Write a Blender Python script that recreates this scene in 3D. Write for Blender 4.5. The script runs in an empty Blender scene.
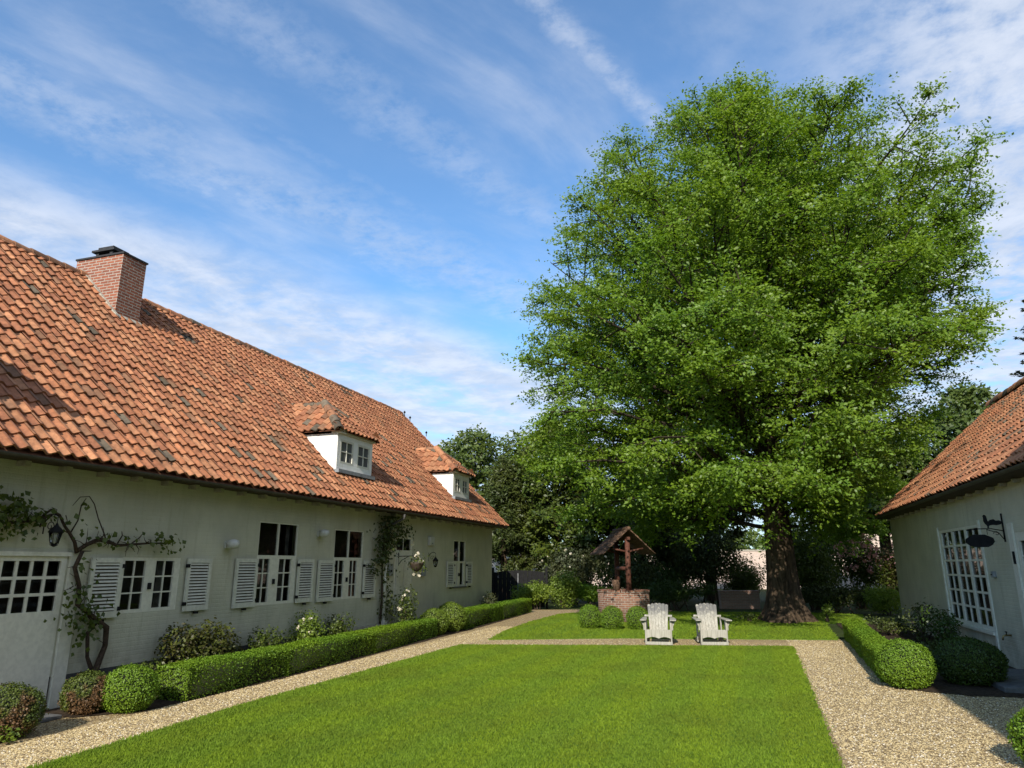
import bpy, math, random
import numpy as np
from mathutils import Vector
rng = np.random.default_rng(7); random.seed(7)
R = math.radians
scene = bpy.context.scene
col = scene.collection

# ------------------------------------------------------------------ camera, sky, sun, exposure
cam_d = bpy.data.cameras.new('camera'); cam = bpy.data.objects.new('camera', cam_d); col.objects.link(cam)
cam.location = (0, 0, 1.9)
cam.rotation_euler = (R(90) + math.atan2(180, 700), 0, R(18.1))
cam_d.sensor_width = 36; cam_d.lens = 36 * 700 / 1024
cam_d.clip_start = .05; cam_d.clip_end = 3000
scene.camera = cam
SUN_EL, SUN_AZ = 31.0, 4.5          # elevation; degrees of +X away from straight behind (-Y)
to_sun = Vector((math.sin(R(SUN_AZ)) * math.cos(R(SUN_EL)), -math.cos(R(SUN_AZ)) * math.cos(R(SUN_EL)), math.sin(R(SUN_EL))))
sd = bpy.data.lights.new('sun', 'SUN'); sd.energy = 4.3; sd.angle = R(.5); sd.color = (1, .93, .82)
so = bpy.data.objects.new('sun', sd); col.objects.link(so); so.rotation_euler = (-to_sun).to_track_quat('-Z', 'Y').to_euler()
so.location = (0, -20, 30)
vs = scene.view_settings; vs.view_transform = 'Standard'; vs.look = 'None'; vs.gamma = 1; vs.use_curve_mapping = False; vs.exposure = 0.62
scene.cycles.max_bounces = 8; scene.cycles.transparent_max_bounces = 8
SKY_STRENGTH = .098

class NT:
    """small helper to write node graphs"""
    def __init__(s, nt): s.nt = nt
    def n(s, typ, **kw):
        nd = s.nt.nodes.new(typ)
        for k, v in kw.items():
            if k.startswith('i_'): nd.inputs[k[2:].replace('__', ' ')].default_value = v
            else: setattr(nd, k, v)
        return nd
    def l(s, a, b): s.nt.links.new(a, b)
    def put(s, sock, v):
        if hasattr(v, 'is_output'): s.l(v, sock)
        else: sock.default_value = v
    def m(s, op, a, b=0., c=0.):
        nd = s.n('ShaderNodeMath', operation=op); s.put(nd.inputs[0], a); s.put(nd.inputs[1], b); s.put(nd.inputs[2], c)
        return nd.outputs[0]
    def vm(s, op, a, b=(0, 0, 0)):
        nd = s.n('ShaderNodeVectorMath', operation=op); s.put(nd.inputs[0], a); s.put(nd.inputs[1], b)
        return nd.outputs['Value'] if op in ('DOT_PRODUCT', 'LENGTH', 'DISTANCE') else nd.outputs[0]
    def smooth(s, v, a, b):
        nd = s.n('ShaderNodeMapRange', interpolation_type='SMOOTHSTEP'); s.put(nd.inputs[0], v)
        nd.inputs[1].default_value = a; nd.inputs[2].default_value = b
        return nd.outputs[0]
    def mix(s, f, a, b, mode='MIX'):
        nd = s.n('ShaderNodeMix', data_type='RGBA', blend_type=mode); s.put(nd.inputs[0], f)
        s.put(nd.inputs[6], a); s.put(nd.inputs[7], b)
        return nd.outputs[2]
    def noise(s, vec, scale, detail=4, rough=.5, dim='3D', dist=0):
        nd = s.n('ShaderNodeTexNoise', noise_dimensions=dim)
        if vec is not None: s.l(vec, nd.inputs['Vector'])
        nd.inputs['Scale'].default_value = scale; nd.inputs['Detail'].default_value = detail
        nd.inputs['Roughness'].default_value = rough; nd.inputs['Distortion'].default_value = dist
        return nd.outputs[0]
    def comb(s, x, y, z=0.):
        nd = s.n('ShaderNodeCombineXYZ'); s.put(nd.inputs[0], x); s.put(nd.inputs[1], y); s.put(nd.inputs[2], z); return nd.outputs[0]

def c4(c): return (c[0], c[1], c[2], 1)

w = bpy.data.worlds.new('World'); scene.world = w; w.use_nodes = True
t = NT(w.node_tree); w.node_tree.nodes.clear()
out = t.n('ShaderNodeOutputWorld'); bg = t.n('ShaderNodeBackground'); bg.inputs[1].default_value = SKY_STRENGTH
t.l(bg.outputs[0], out.inputs[0])
sky = t.n('ShaderNodeTexSky', sky_type='NISHITA', sun_disc=False, sun_elevation=R(SUN_EL), sun_rotation=R(180 - SUN_AZ), air_density=1.0, dust_density=.6, ozone_density=2.2)
tc = t.n('ShaderNodeTexCoord'); d = tc.outputs['Generated']
sp = t.n('ShaderNodeSeparateXYZ'); t.l(d, sp.inputs[0])
iz = t.m('DIVIDE', 1., t.m('ADD', t.m('MAXIMUM', sp.outputs[2], .0), .06))
qx = t.m('MULTIPLY', sp.outputs[0], iz); qy = t.m('MULTIPLY', sp.outputs[1], iz)
q = t.comb(qx, qy)
al = Vector((.43, .90)).normalized()
along = t.m('ADD', t.m('MULTIPLY', qx, al.x), t.m('MULTIPLY', qy, al.y))
perp = t.m('SUBTRACT', t.m('MULTIPLY', qx, al.y), t.m('MULTIPLY', qy, al.x))
qs = t.comb(t.m('MULTIPLY', along, .55), t.m('MULTIPLY', perp, 1.15))
n_st = t.noise(qs, 2.6, 7, .58, dist=.3)
n_fl = t.noise(q, 5.5, 8, .62, dist=.25)
n_ft = t.noise(q, 17., 5, .65)
def line_dist(p0, p1):
    a = Vector(p0); b = Vector(p1); dd = (b - a).normalized()
    nx, ny = dd.y, -dd.x
    return t.m('ADD', t.m('ADD', t.m('MULTIPLY', qx, nx), t.m('MULTIPLY', qy, ny)), -(a.x * nx + a.y * ny))
def streak(p0, p1, wd, amt):
    ds = t.m('ABSOLUTE', t.m('ADD', line_dist(p0, p1), t.m('MULTIPLY', t.m('SUBTRACT', n_fl, .5), wd * .9)))
    f = t.m('SUBTRACT', 1., t.smooth(ds, 0., wd))
    return t.m('MULTIPLY', t.m('MULTIPLY', f, t.smooth(n_ft, .15, .7)), amt)
s1 = streak((-.77, .77), (-.48, 1.52), .15, .34)
s2 = streak((-.27, .93), (-.13, 1.27), .06, .58)
s3 = streak((-1.29, .79), (-.66, 2.1), .26, .46)
s4 = streak((-.95, 1.0), (-.35, 2.4), .05, .18)
tex = t.m('ADD', t.m('MULTIPLY', n_fl, .6), t.m('MULTIPLY', n_ft, .4))
bankL = t.m('MULTIPLY', t.smooth(line_dist((-1.5, 1.0), (-.95, 2.2)), .16, -.30), t.smooth(t.m('ADD', t.m('MULTIPLY', n_st, .5), t.m('MULTIPLY', tex, .5)), .20, .58))
bankR = t.m('MULTIPLY', t.smooth(qx, -.05, .5), t.smooth(t.m('ADD', t.m('MULTIPLY', n_st, .25), t.m('MULTIPLY', tex, .75)), .30, .55))
lowc = t.m('MULTIPLY', t.smooth(qy, 1.7, 4.2), t.smooth(tex, .25, .62))
wisp = t.m('ADD', t.m('MULTIPLY', t.smooth(n_st, .42, .78), .46), .07)
cl = t.m('MAXIMUM', t.m('MAXIMUM', bankL, bankR), t.m('MAXIMUM', t.m('MULTIPLY', lowc, .9), wisp))
cl = t.m('MAXIMUM', cl, t.m('MAXIMUM', t.m('MAXIMUM', s1, s2), t.m('MAXIMUM', s3, s4)))
cl = t.m('MULTIPLY', t.m('MINIMUM', cl, 1.), .88)
cl = t.m('MULTIPLY', cl, t.smooth(sp.outputs[2], -.02, .06))
ccol = t.mix(t.smooth(n_fl, .35, .7), (4.0, 4.6, 5.7, 1), (5.4, 5.8, 6.6, 1))
skyc = t.mix(1., sky.outputs[0], (.92, 1.34, 1.58, 1), 'MULTIPLY')
t.l(t.mix(cl, skyc, ccol), bg.inputs[0])

# ------------------------------------------------------------------ materials
def mat(name, rough=.8, spec=.3):
    m = bpy.data.materials.new(name); m.use_nodes = True
    nt = m.node_tree; b = nt.nodes['Principled BSDF']
    b.inputs['Roughness'].default_value = rough; b.inputs['Specular IOR Level'].default_value = spec
    return m, NT(nt), b
def simple(name, c, rough=.7, spec=.3, metal=0, var=.25, scale=9., bump=.0, bscale=60.):
    m, t, b = mat(name, rough, spec); b.inputs['Metallic'].default_value = metal
    tc = t.n('ShaderNodeTexCoord'); v = tc.outputs['Object']
    n = t.noise(v, scale, 5, .6)
    lo = tuple(x * (1 - var) for x in c); hi = tuple(min(1, x * (1 + var)) for x in c)
    t.l(t.mix(t.smooth(n, .3, .7), c4(lo), c4(hi)), b.inputs['Base Color'])
    if bump:
        bp = t.n('ShaderNodeBump'); bp.inputs['Strength'].default_value = bump; bp.inputs['Distance'].default_value = .01
        t.l(t.noise(v, bscale, 4, .6), bp.inputs['Height']); t.l(bp.outputs[0], b.inputs['Normal'])
    return m
def leafmat(name, c0, c1, trans=.35, rough=.5, patch=None, pscale=2.):
    """leaf: diffuse + translucent + a little gloss; colour varies leaf by leaf"""
    m = bpy.data.materials.new(name); m.use_nodes = True; nt = m.node_tree; nt.nodes.clear(); t = NT(nt)
    out = t.n('ShaderNodeOutputMaterial'); g = t.n('ShaderNodeNewGeometry')
    c = t.mix(g.outputs['Random Per Island'], c4(c0), c4(c1))
    tc = t.n('ShaderNodeTexCoord')
    nz = t.noise(tc.outputs['Object'], .55, 3, .5)
    c = t.mix(t.smooth(nz, .35, .65), c, t.mix(1., c, (1.22, 1.08, .75, 1), 'MULTIPLY'))
    if patch:
        c = t.mix(t.smooth(t.noise(tc.outputs['Object'], pscale, 2, .5), .46, .56), c, t.mix(g.outputs['Random Per Island'], c4(patch), c4([x * 1.6 for x in patch])))
    df = t.n('ShaderNodeBsdfDiffuse'); t.l(c, df.inputs[0])
    tr = t.n('ShaderNodeBsdfTranslucent'); t.l(t.mix(1., c, (1.25, 1.25, .55, 1), 'MULTIPLY'), tr.inputs[0])
    gl = t.n('ShaderNodeBsdfGlossy'); gl.inputs['Roughness'].default_value = rough; gl.inputs[0].default_value = (1, 1, 1, 1)
    a = t.n('ShaderNodeMixShader'); a.inputs[0].default_value = trans; t.l(df.outputs[0], a.inputs[1]); t.l(tr.outputs[0], a.inputs[2])
    e = t.n('ShaderNodeMixShader'); e.inputs[0].default_value = .02; t.l(a.outputs[0], e.inputs[1]); t.l(gl.outputs[0], e.inputs[2])
    t.l(e.outputs[0], out.inputs[0])
    return m

M = {}
def plaster(name, c, stain=(.42, .40, .33)):
    m, t, b = mat(name, .9, .2); tc = t.n('ShaderNodeTexCoord'); v = tc.outputs['Object']
    sp = t.n('ShaderNodeSeparateXYZ'); t.l(v, sp.inputs[0])
    n1 = t.noise(v, 1.3, 6, .62); n2 = t.noise(t.vm('MULTIPLY', v, (9, 9, .9)), 1.0, 4, .6)
    base = t.mix(t.smooth(n1, .3, .7), c4([x * .83 for x in c]), c4(c))
    base = t.mix(t.m('MULTIPLY', t.smooth(n2, .5, .76), .5), base, c4(stain))
    low = t.m('MULTIPLY', t.smooth(sp.outputs[2], 1.1, .1), t.smooth(t.noise(v, 3.2, 5, .65), .38, .66))
    base = t.mix(t.m('MULTIPLY', low, .6), base, c4([x * .8 for x in stain]))
    t.l(base, b.inputs['Base Color'])
    # faint brick courses under thick limewash
    gm = t.n('ShaderNodeNewGeometry'); br = t.n('ShaderNodeTexBrick')
    sx = t.m('ADD', sp.outputs[0], sp.outputs[1])
    t.l(t.comb(sx, sp.outputs[2]), br.inputs['Vector'])
    br.inputs['Scale'].default_value = 1; br.inputs['Brick Width'].default_value = .21; br.inputs['Row Height'].default_value = .068
    br.inputs['Mortar Size'].default_value = .012; br.inputs['Mortar Smooth'].default_value = .9
    h = t.m('ADD', t.m('MULTIPLY', br.outputs['Fac'], -.35), t.m('MULTIPLY', t.noise(v, 28., 6, .65), 1.))
    bp = t.n('ShaderNodeBump'); bp.inputs['Strength'].default_value = .55; bp.inputs['Distance'].default_value = .012
    t.l(h, bp.inputs['Height']); t.l(bp.outputs[0], b.inputs['Normal'])
    return m
M['plaster'] = plaster('shade_toned_plaster', (.52, .505, .395), (.34, .32, .235))  # white limewash darkened so the walls read as shaded
M['plaster_bright'] = plaster('bright_plaster', (.82, .81, .76), (.6, .58, .5))  # same limewash near white, for the sunlit dormers
M['plinth'] = simple('tarred_plinth', (.05, .05, .05), .8, bump=.4)
def brick(name, c1, c2, mortar, w=.21, h=.065, ms=.012, bump=.8):
    m, t, b = mat(name, .9, .2); tc = t.n('ShaderNodeTexCoord'); v = tc.outputs['Object']
    g = t.n('ShaderNodeNewGeometry'); ns = t.n('ShaderNodeSeparateXYZ'); t.l(g.outputs['True Normal'], ns.inputs[0])
    sp = t.n('ShaderNodeSeparateXYZ'); t.l(v, sp.inputs[0])
    isx = t.m('GREATER_THAN', t.m('ABSOLUTE', ns.outputs[0]), .6)
    u = t.m('ADD', t.m('MULTIPLY', isx, sp.outputs[1]), t.m('MULTIPLY', t.m('SUBTRACT', 1., isx), sp.outputs[0]))
    br = t.n('ShaderNodeTexBrick'); t.l(t.comb(u, sp.outputs[2]), br.inputs['Vector'])
    br.inputs['Scale'].default_value = 1; br.inputs['Brick Width'].default_value = w; br.inputs['Row Height'].default_value = h
    br.inputs['Mortar Size'].default_value = ms; br.inputs['Mortar Smooth'].default_value = .3
    br.inputs['Color1'].default_value = c4(c1); br.inputs['Color2'].default_value = c4(c2); br.inputs['Mortar'].default_value = c4(mortar)
    t.l(t.mix(t.m('MULTIPLY', t.smooth(t.noise(v, 7., 6, .7), .45, .75), .5), br.outputs[0], c4([x * .45 for x in c1])), b.inputs['Base Color'])
    bp = t.n('ShaderNodeBump'); bp.inputs['Strength'].default_value = bump; bp.inputs['Distance'].default_value = .012
    t.l(t.m('SUBTRACT', t.m('MULTIPLY', t.noise(v, 40., 4), .4), br.outputs['Fac']), bp.inputs['Height']); t.l(bp.outputs[0], b.inputs['Normal'])
    return m
M['brick'] = brick('chimney_brick', (.30, .10, .055), (.20, .075, .05), (.36, .30, .25))
M['well_brick'] = brick('well_brick', (.25, .12, .075), (.12, .06, .042), (.26, .22, .18), .2, .07, .012)
M['pale_brick'] = brick('pale_garden_brick', (.62, .47, .39), (.52, .39, .33), (.6, .53, .46))
M['dull_brick'] = brick('dull_brick', (.38, .22, .165), (.28, .165, .13), (.32, .27, .22))
M['mortar'] = simple('mortar', (.36, .33, .27), .9, bump=.5)
M['white_paint'] = simple('white_paint', (.62, .60, .51), .55, .4, var=.08, scale=14, bump=.15)
M['shutter'] = simple('shutter_paint', (.56, .55, .475), .55, .4, var=.1, scale=12, bump=.15)
M['dark_wood'] = simple('dark_wood', (.045, .032, .022), .7, bump=.4)
M['iron'] = simple('wrought_iron', (.012, .012, .013), .75, .12)
M['lead'] = simple('lead_sheet', (.22, .23, .24), .6, .4)
M['zinc'] = simple('zinc_gutter', (.055, .05, .045), .6, .4)
M['cap'] = simple('chimney_cap_slate', (.03, .03, .032), .8)
M['stone'] = simple('bluestone', (.10, .10, .10), .8, bump=.3)
M['plastic'] = simple('white_lamp_plastic', (.50, .50, .47), .4, .5, var=.05)
M['brass'] = simple('tap_brass', (.30, .22, .09), .35, .5, metal=.9)
M['post_wood'] = simple('red_brown_post', (.085, .032, .02), .75, var=.4, scale=20, bump=.4)
M['soil'] = simple('bed_soil', (.045, .032, .022), .95, .1, var=.5, scale=18, bump=.8, bscale=40)
M['stem'] = simple('shrub_stem', (.07, .05, .035), .9)
M['lace'] = simple('net_curtain', (.17, .16, .15), .9, var=.35, scale=7)
m = bpy.data.materials.new('window_glass'); m.use_nodes = True; m.node_tree.nodes.clear(); t = NT(m.node_tree); o_ = t.n('ShaderNodeOutputMaterial')
tr = t.n('ShaderNodeBsdfTransparent'); tr.inputs[0].default_value = (.72, .74, .72, 1); gl = t.n('ShaderNodeBsdfGlossy'); gl.inputs['Roughness'].default_value = .02
fz = t.n('ShaderNodeFresnel'); fz.inputs[0].default_value = 1.5; mx = t.n('ShaderNodeMixShader'); t.l(fz.outputs[0], mx.inputs[0]); t.l(tr.outputs[0], mx.inputs[1]); t.l(gl.outputs[0], mx.inputs[2]); t.l(mx.outputs[0], o_.inputs[0]); M['glass'] = m
m, t, b = mat('dormer_glass', .06, .5); b.inputs['Base Color'].default_value = (.10, .10, .11, 1); M['glass_pale'] = m

# weathered chair wood: white paint worn to grey in patches
m, t, b = mat('worn_white_wood', .75, .3); tc = t.n('ShaderNodeTexCoord'); v = tc.outputs['Object']
sp = t.n('ShaderNodeSeparateXYZ'); t.l(v, sp.inputs[0])
worn = t.m('MULTIPLY', t.smooth(t.noise(v, 7.5, 4, .65), .36, .50), t.smooth(sp.outputs[2], .52, .80))
grain = t.noise(t.vm('MULTIPLY', v, (40, 40, 3)), 1., 4)
c = t.mix(t.smooth(grain, .3, .7), (.24, .225, .185, 1), (.37, .35, .295, 1))
t.l(t.mix(worn, c, (.12, .117, .112, 1)), b.inputs['Base Color']); M['chair'] = m

# roof tile: colour per tile from an attribute, mottled, lichen
m, t, b = mat('pantile', .82, .25); at = t.n('ShaderNodeAttribute', attribute_name='tile_col'); tc = t.n('ShaderNodeTexCoord'); v = tc.outputs['Object']
n = t.noise(v, 9., 6, .7); n2 = t.noise(v, 45., 4, .6)
c = t.mix(1., at.outputs['Color'], t.mix(t.smooth(n, .3, .72), (.68, .66, .66, 1), (1.18, 1.16, 1.14, 1)), 'MULTIPLY')
c = t.mix(t.m('MULTIPLY', t.smooth(n2, .58, .72), .5), c, (.10, .085, .06, 1))
c = t.mix(t.m('MULTIPLY', t.smooth(t.noise(v, 1.1, 6, .7), .56, .75), .35), c, (.14, .105, .055, 1))
t.l(c, b.inputs['Base Color'])
bp = t.n('ShaderNodeBump'); bp.inputs['Strength'].default_value = .4; bp.inputs['Distance'].default_value = .006
t.l(t.noise(v, 60., 5, .65), bp.inputs['Height']); t.l(bp.outputs[0], b.inputs['Normal']); M['tile'] = m

# gravel
def gravel_mat(name, scale):
    m, t, b = mat(name, .85, .25); tc = t.n('ShaderNodeTexCoord'); v = tc.outputs['Object']
    vo = t.n('ShaderNodeTexVoronoi'); t.l(v, vo.inputs['Vector']); vo.inputs['Scale'].default_value = scale
    wn = t.n('ShaderNodeSeparateColor'); t.l(vo.outputs['Color'], wn.inputs[0])
    c = t.mix(wn.outputs[0], (.35, .25, .118, 1), (.62, .50, .27, 1))
    c = t.mix(t.smooth(wn.outputs[1], .84, .9), c, (.72, .62, .43, 1))
    c = t.mix(t.smooth(wn.outputs[2], .88, .92), c, (.15, .11, .075, 1))
    c = t.mix(t.smooth(vo.outputs['Distance'], .35, .62), c, t.mix(1., c, (.35, .3, .26, 1), 'MULTIPLY'))
    c = t.mix(t.m('MULTIPLY', t.smooth(t.noise(v, .8, 5, .6), .42, .7), .35), c, (.30, .22, .13, 1))
    t.l(c, b.inputs['Base Color'])
    bp = t.n('ShaderNodeBump'); bp.inputs['Strength'].default_value = .6; bp.inputs['Distance'].default_value = .010
    t.l(t.m('SUBTRACT', 1., vo.outputs['Distance']), bp.inputs['Height']); t.l(bp.outputs[0], b.inputs['Normal'])
    return m
M['gravel'] = gravel_mat('gravel', 52.)
m, t, b = mat('pebble', .8, .3); g = t.n('ShaderNodeNewGeometry')
r_ = g.outputs['Random Per Island']
c = t.mix(r_, (.36, .26, .12, 1), (.63, .51, .28, 1)); t.l(t.mix(t.m('GREATER_THAN', r_, .9), c, (.68, .60, .46, 1)), b.inputs['Base Color']); M['pebble'] = m

def grass_mat(name, c0, c1, c2):
    m, t, b = mat(name, .9, .15); tc = t.n('ShaderNodeTexCoord'); v = tc.outputs['Object']
    c = t.mix(t.smooth(t.noise(v, 1.6, 5, .6), .3, .7), c4(c0), c4(c1))
    c = t.mix(t.m('MULTIPLY', t.smooth(t.noise(v, 90., 3, .7), .35, .7), .6), c, c4(c2))
    t.l(c, b.inputs['Base Color'])
    bp = t.n('ShaderNodeBump'); bp.inputs['Strength'].default_value = .8; bp.inputs['Distance'].default_value = .02
    t.l(t.noise(v, 120., 3, .7), bp.inputs['Height']); t.l(bp.outputs[0], b.inputs['Normal'])
    return m
M['lawn'] = grass_mat('lawn_turf', (.085, .16, .013), (.12, .195, .018), (.075, .12, .012))
M['rough_ground'] = grass_mat('garden_ground', (.03, .05, .012), (.045, .07, .015), (.03, .03, .012))
m = bpy.data.materials.new('grass_blade'); m.use_nodes = True; nt = m.node_tree; nt.nodes.clear(); t = NT(nt)
o_ = t.n('ShaderNodeOutputMaterial'); g = t.n('ShaderNodeNewGeometry'); tc = t.n('ShaderNodeTexCoord')
c = t.mix(g.outputs['Random Per Island'], (.135, .220, .018, 1), (.205, .300, .036, 1))
v = tc.outputs['Object']; sp = t.n('ShaderNodeSeparateXYZ'); t.l(v, sp.inputs[0])
stripe = t.m('SINE', t.m('MULTIPLY', t.m('ADD', sp.outputs[0], t.m('MULTIPLY', sp.outputs[1], -.02)), 2 * math.pi / 1.1))
c = t.mix(t.smooth(stripe, -.4, .4), c, t.mix(1., c, (1.12, 1.06, .9, 1), 'MULTIPLY'))
c = t.mix(t.m('MULTIPLY', t.smooth(t.noise(v, .7, 5, .65), .4, .7), .55), c, (.13, .17, .025, 1))
df = t.n('ShaderNodeBsdfDiffuse'); t.l(c, df.inputs[0]); tr = t.n('ShaderNodeBsdfTranslucent'); t.l(c, tr.inputs[0])
mx = t.n('ShaderNodeMixShader'); mx.inputs[0].default_value = .4; t.l(df.outputs[0], mx.inputs[1]); t.l(tr.outputs[0], mx.inputs[2]); t.l(mx.outputs[0], o_.inputs[0])
M['blade'] = m

# bark
m, t, b = mat('bark', .95, .1); tc = t.n('ShaderNodeTexCoord'); v = tc.outputs['Object']
nb = t.noise(t.vm('MULTIPLY', v, (7, 7, 1.6)), 1., 7, .68, dist=.6)
t.l(t.mix(t.smooth(nb, .34, .66), (.028, .02, .014, 1), (.105, .074, .048, 1)), b.inputs['Base Color'])
bp = t.n('ShaderNodeBump'); bp.inputs['Strength'].default_value = 1.; bp.inputs['Distance'].default_value = .06
t.l(nb, bp.inputs['Height']); t.l(bp.outputs[0], b.inputs['Normal']); M['bark'] = m
M['branch_bark'] = simple('branch_bark', (.038, .030, .021), .95, .1, var=.4, scale=6)
M['shingle'] = simple('well_shingle', (.10, .058, .036), .9, var=.6, scale=14, bump=.8, bscale=25)
M['vine_bark'] = simple('vine_bark', (.05, .033, .022), .95, var=.5, scale=30, bump=.7)

M['leaf_main'] = leafmat('beech_leaf', (.085, .167, .012), (.172, .280, .028), .5)
M['leaf_box'] = leafmat('box_leaf', (.085, .17, .011), (.165, .28, .022), .32, .55)
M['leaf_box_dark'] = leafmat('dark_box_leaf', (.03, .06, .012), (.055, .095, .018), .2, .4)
M['leaf_brown'] = leafmat('browned_box_leaf', (.05, .08, .015), (.09, .12, .022), .2, .5, (.10, .055, .024), 3.)
M['leaf_yew'] = leafmat('yew_needle', (.028, .042, .010), (.058, .08, .018), .15, .5)
M['leaf_mid'] = leafmat('shrub_leaf', (.036, .062, .011), (.085, .12, .02), .3, .45)
M['leaf_grey'] = leafmat('greyish_leaf', (.045, .06, .03), (.085, .10, .05), .25, .5)
M['leaf_light'] = leafmat('fresh_leaf', (.10, .165, .018), (.18, .26, .04), .4)
M['leaf_red'] = leafmat('bronze_leaf', (.045, .04, .016), (.085, .11, .022), .3, .45)
M['leaf_far'] = leafmat('far_leaf', (.05, .085, .02), (.09, .135, .035), .35)
M['conifer'] = leafmat('conifer_needle', (.02, .034, .02), (.04, .06, .03), .1, .5)
M['core'] = simple('hedge_twigs', (.018, .022, .010), .95)
M['pink'] = leafmat('pink_petal', (.42, .20, .28), (.62, .38, .45), .3)
M['white_petal'] = leafmat('white_petal', (.50, .49, .50), (.66, .65, .66), .3)

# ------------------------------------------------------------------ object helpers
def tag(o, label=None, cat=None, group=None, kind=None):
    if label: o['label'] = label
    if cat: o['category'] = cat
    if group: o['group'] = group
    if kind: o['kind'] = kind
    return o
def thing(name, label, cat, loc=(0, 0, 0), rz=0, group=None):
    o = bpy.data.objects.new(name, None); col.objects.link(o); o.location = loc; o.rotation_euler = (0, 0, rz); o.empty_display_size = .2
    return tag(o, label, cat, group)
def link(name, me, parent=None):
    o = bpy.data.objects.new(name, me); col.objects.link(o)
    if parent is not None: o.parent = parent
    return o
def np_mesh(name, V, loops, starts, mats, midx=None, smooth=False):
    me = bpy.data.meshes.new(name)
    V = np.asarray(V, np.float32); loops = np.asarray(loops, np.int32); starts = np.asarray(starts, np.int32)
    me.vertices.add(len(V)); me.vertices.foreach_set('co', V.ravel())
    me.loops.add(len(loops)); me.loops.foreach_set('vertex_index', loops)
    me.polygons.add(len(starts)); me.polygons.foreach_set('loop_start', starts)
    for m in (mats if isinstance(mats, (list, tuple)) else [mats]): me.materials.append(m)
    if midx is not None: me.polygons.foreach_set('material_index', np.asarray(midx, np.int32))
    if smooth: me.polygons.foreach_set('use_smooth', np.ones(len(starts), bool))
    me.update(calc_edges=True)
    return me
class MB:
    def __init__(s, xf=None): s.v = []; s.f = []; s.xf = xf; s.sm = []; s.mi = []; s.cur = 0
    def add(s, pts, faces, smooth=False):
        b = len(s.v)
        for p in pts: s.v.append(tuple(s.xf(p)) if s.xf else tuple(p))
        for f in faces: s.f.append([b + i for i in f]); s.sm.append(smooth); s.mi.append(s.cur)
        return s
    def box(s, a, b):
        x0, y0, z0 = [min(p, q) for p, q in zip(a, b)]; x1, y1, z1 = [max(p, q) for p, q in zip(a, b)]
        return s.add([(x0, y0, z0), (x1, y0, z0), (x1, y1, z0), (x0, y1, z0), (x0, y0, z1), (x1, y0, z1), (x1, y1, z1), (x0, y1, z1)],
                     [(0, 3, 2, 1), (4, 5, 6, 7), (0, 1, 5, 4), (1, 2, 6, 5), (2, 3, 7, 6), (3, 0, 4, 7)])
    def prism(s, poly, d):
        """poly: list of 3d points, extruded by vector d"""
        n = len(poly); p2 = [tuple(a + b for a, b in zip(p, d)) for p in poly]
        return s.add(list(poly) + p2, [list(range(n))[::-1], list(range(n, 2 * n))] + [(i, (i + 1) % n, n + (i + 1) % n, n + i) for i in range(n)])
    def tube(s, pts, rad, k=8, cap=True):
        pts = [Vector(p) for p in pts]
        if not hasattr(rad, '__len__'): rad = [rad] * len(pts)
        vs = []; up = None
        for i, p in enumerate(pts):
            tg = (pts[min(i + 1, len(pts) - 1)] - pts[max(i - 1, 0)]).normalized()
            if up is None: up = Vector((0, 0, 1)) if abs(tg.z) < .9 else Vector((1, 0, 0))
            x = tg.cross(up).normalized(); y = x.cross(tg).normalized(); up = y
            for j in range(k):
                a = 2 * math.pi * j / k; vs.append(p + x * (rad[i] * math.cos(a)) + y * (rad[i] * math.sin(a)))
        fs = [(i * k + j, i * k + (j + 1) % k, (i + 1) * k + (j + 1) % k, (i + 1) * k + j) for i in range(len(pts) - 1) for j in range(k)]
        s.add(vs, fs, True)
        if cap:
            b = len(s.v) - len(vs); s.f += [[b + j for j in range(k)][::-1], [b + (len(pts) - 1) * k + j for j in range(k)]]; s.sm += [False] * 2; s.mi += [s.cur] * 2
        return s
    def lathe(s, c, prof, k=20):
        """prof: (r,z) list"""
        vs = [(c[0] + r * math.cos(2 * math.pi * j / k), c[1] + r * math.sin(2 * math.pi * j / k), c[2] + z) for r, z in prof for j in range(k)]
        fs = [(i * k + j, i * k + (j + 1) % k, (i + 1) * k + (j + 1) % k, (i + 1) * k + j) for i in range(len(prof) - 1) for j in range(k)]
        s.add(vs, fs, True)
        b = len(s.v) - len(vs); s.f += [[b + j for j in range(k)][::-1], [b + (len(prof) - 1) * k + j for j in range(k)]]; s.sm += [False] * 2; s.mi += [s.cur] * 2
        return s
    def build(s, name, m, parent=None, bevel=0.):
        me = bpy.data.meshes.new(name); me.from_pydata(s.v, [], s.f)
        for x in (m if isinstance(m, (list, tuple)) else [m]): me.materials.append(x)
        me.polygons.foreach_set('use_smooth', s.sm); me.polygons.foreach_set('material_index', s.mi); me.update()
        o = link(name, me, parent)
        if bevel:
            b = o.modifiers.new('bevel', 'BEVEL'); b.width = bevel; b.segments = 2; b.limit_method = 'ANGLE'
        return o

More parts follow.
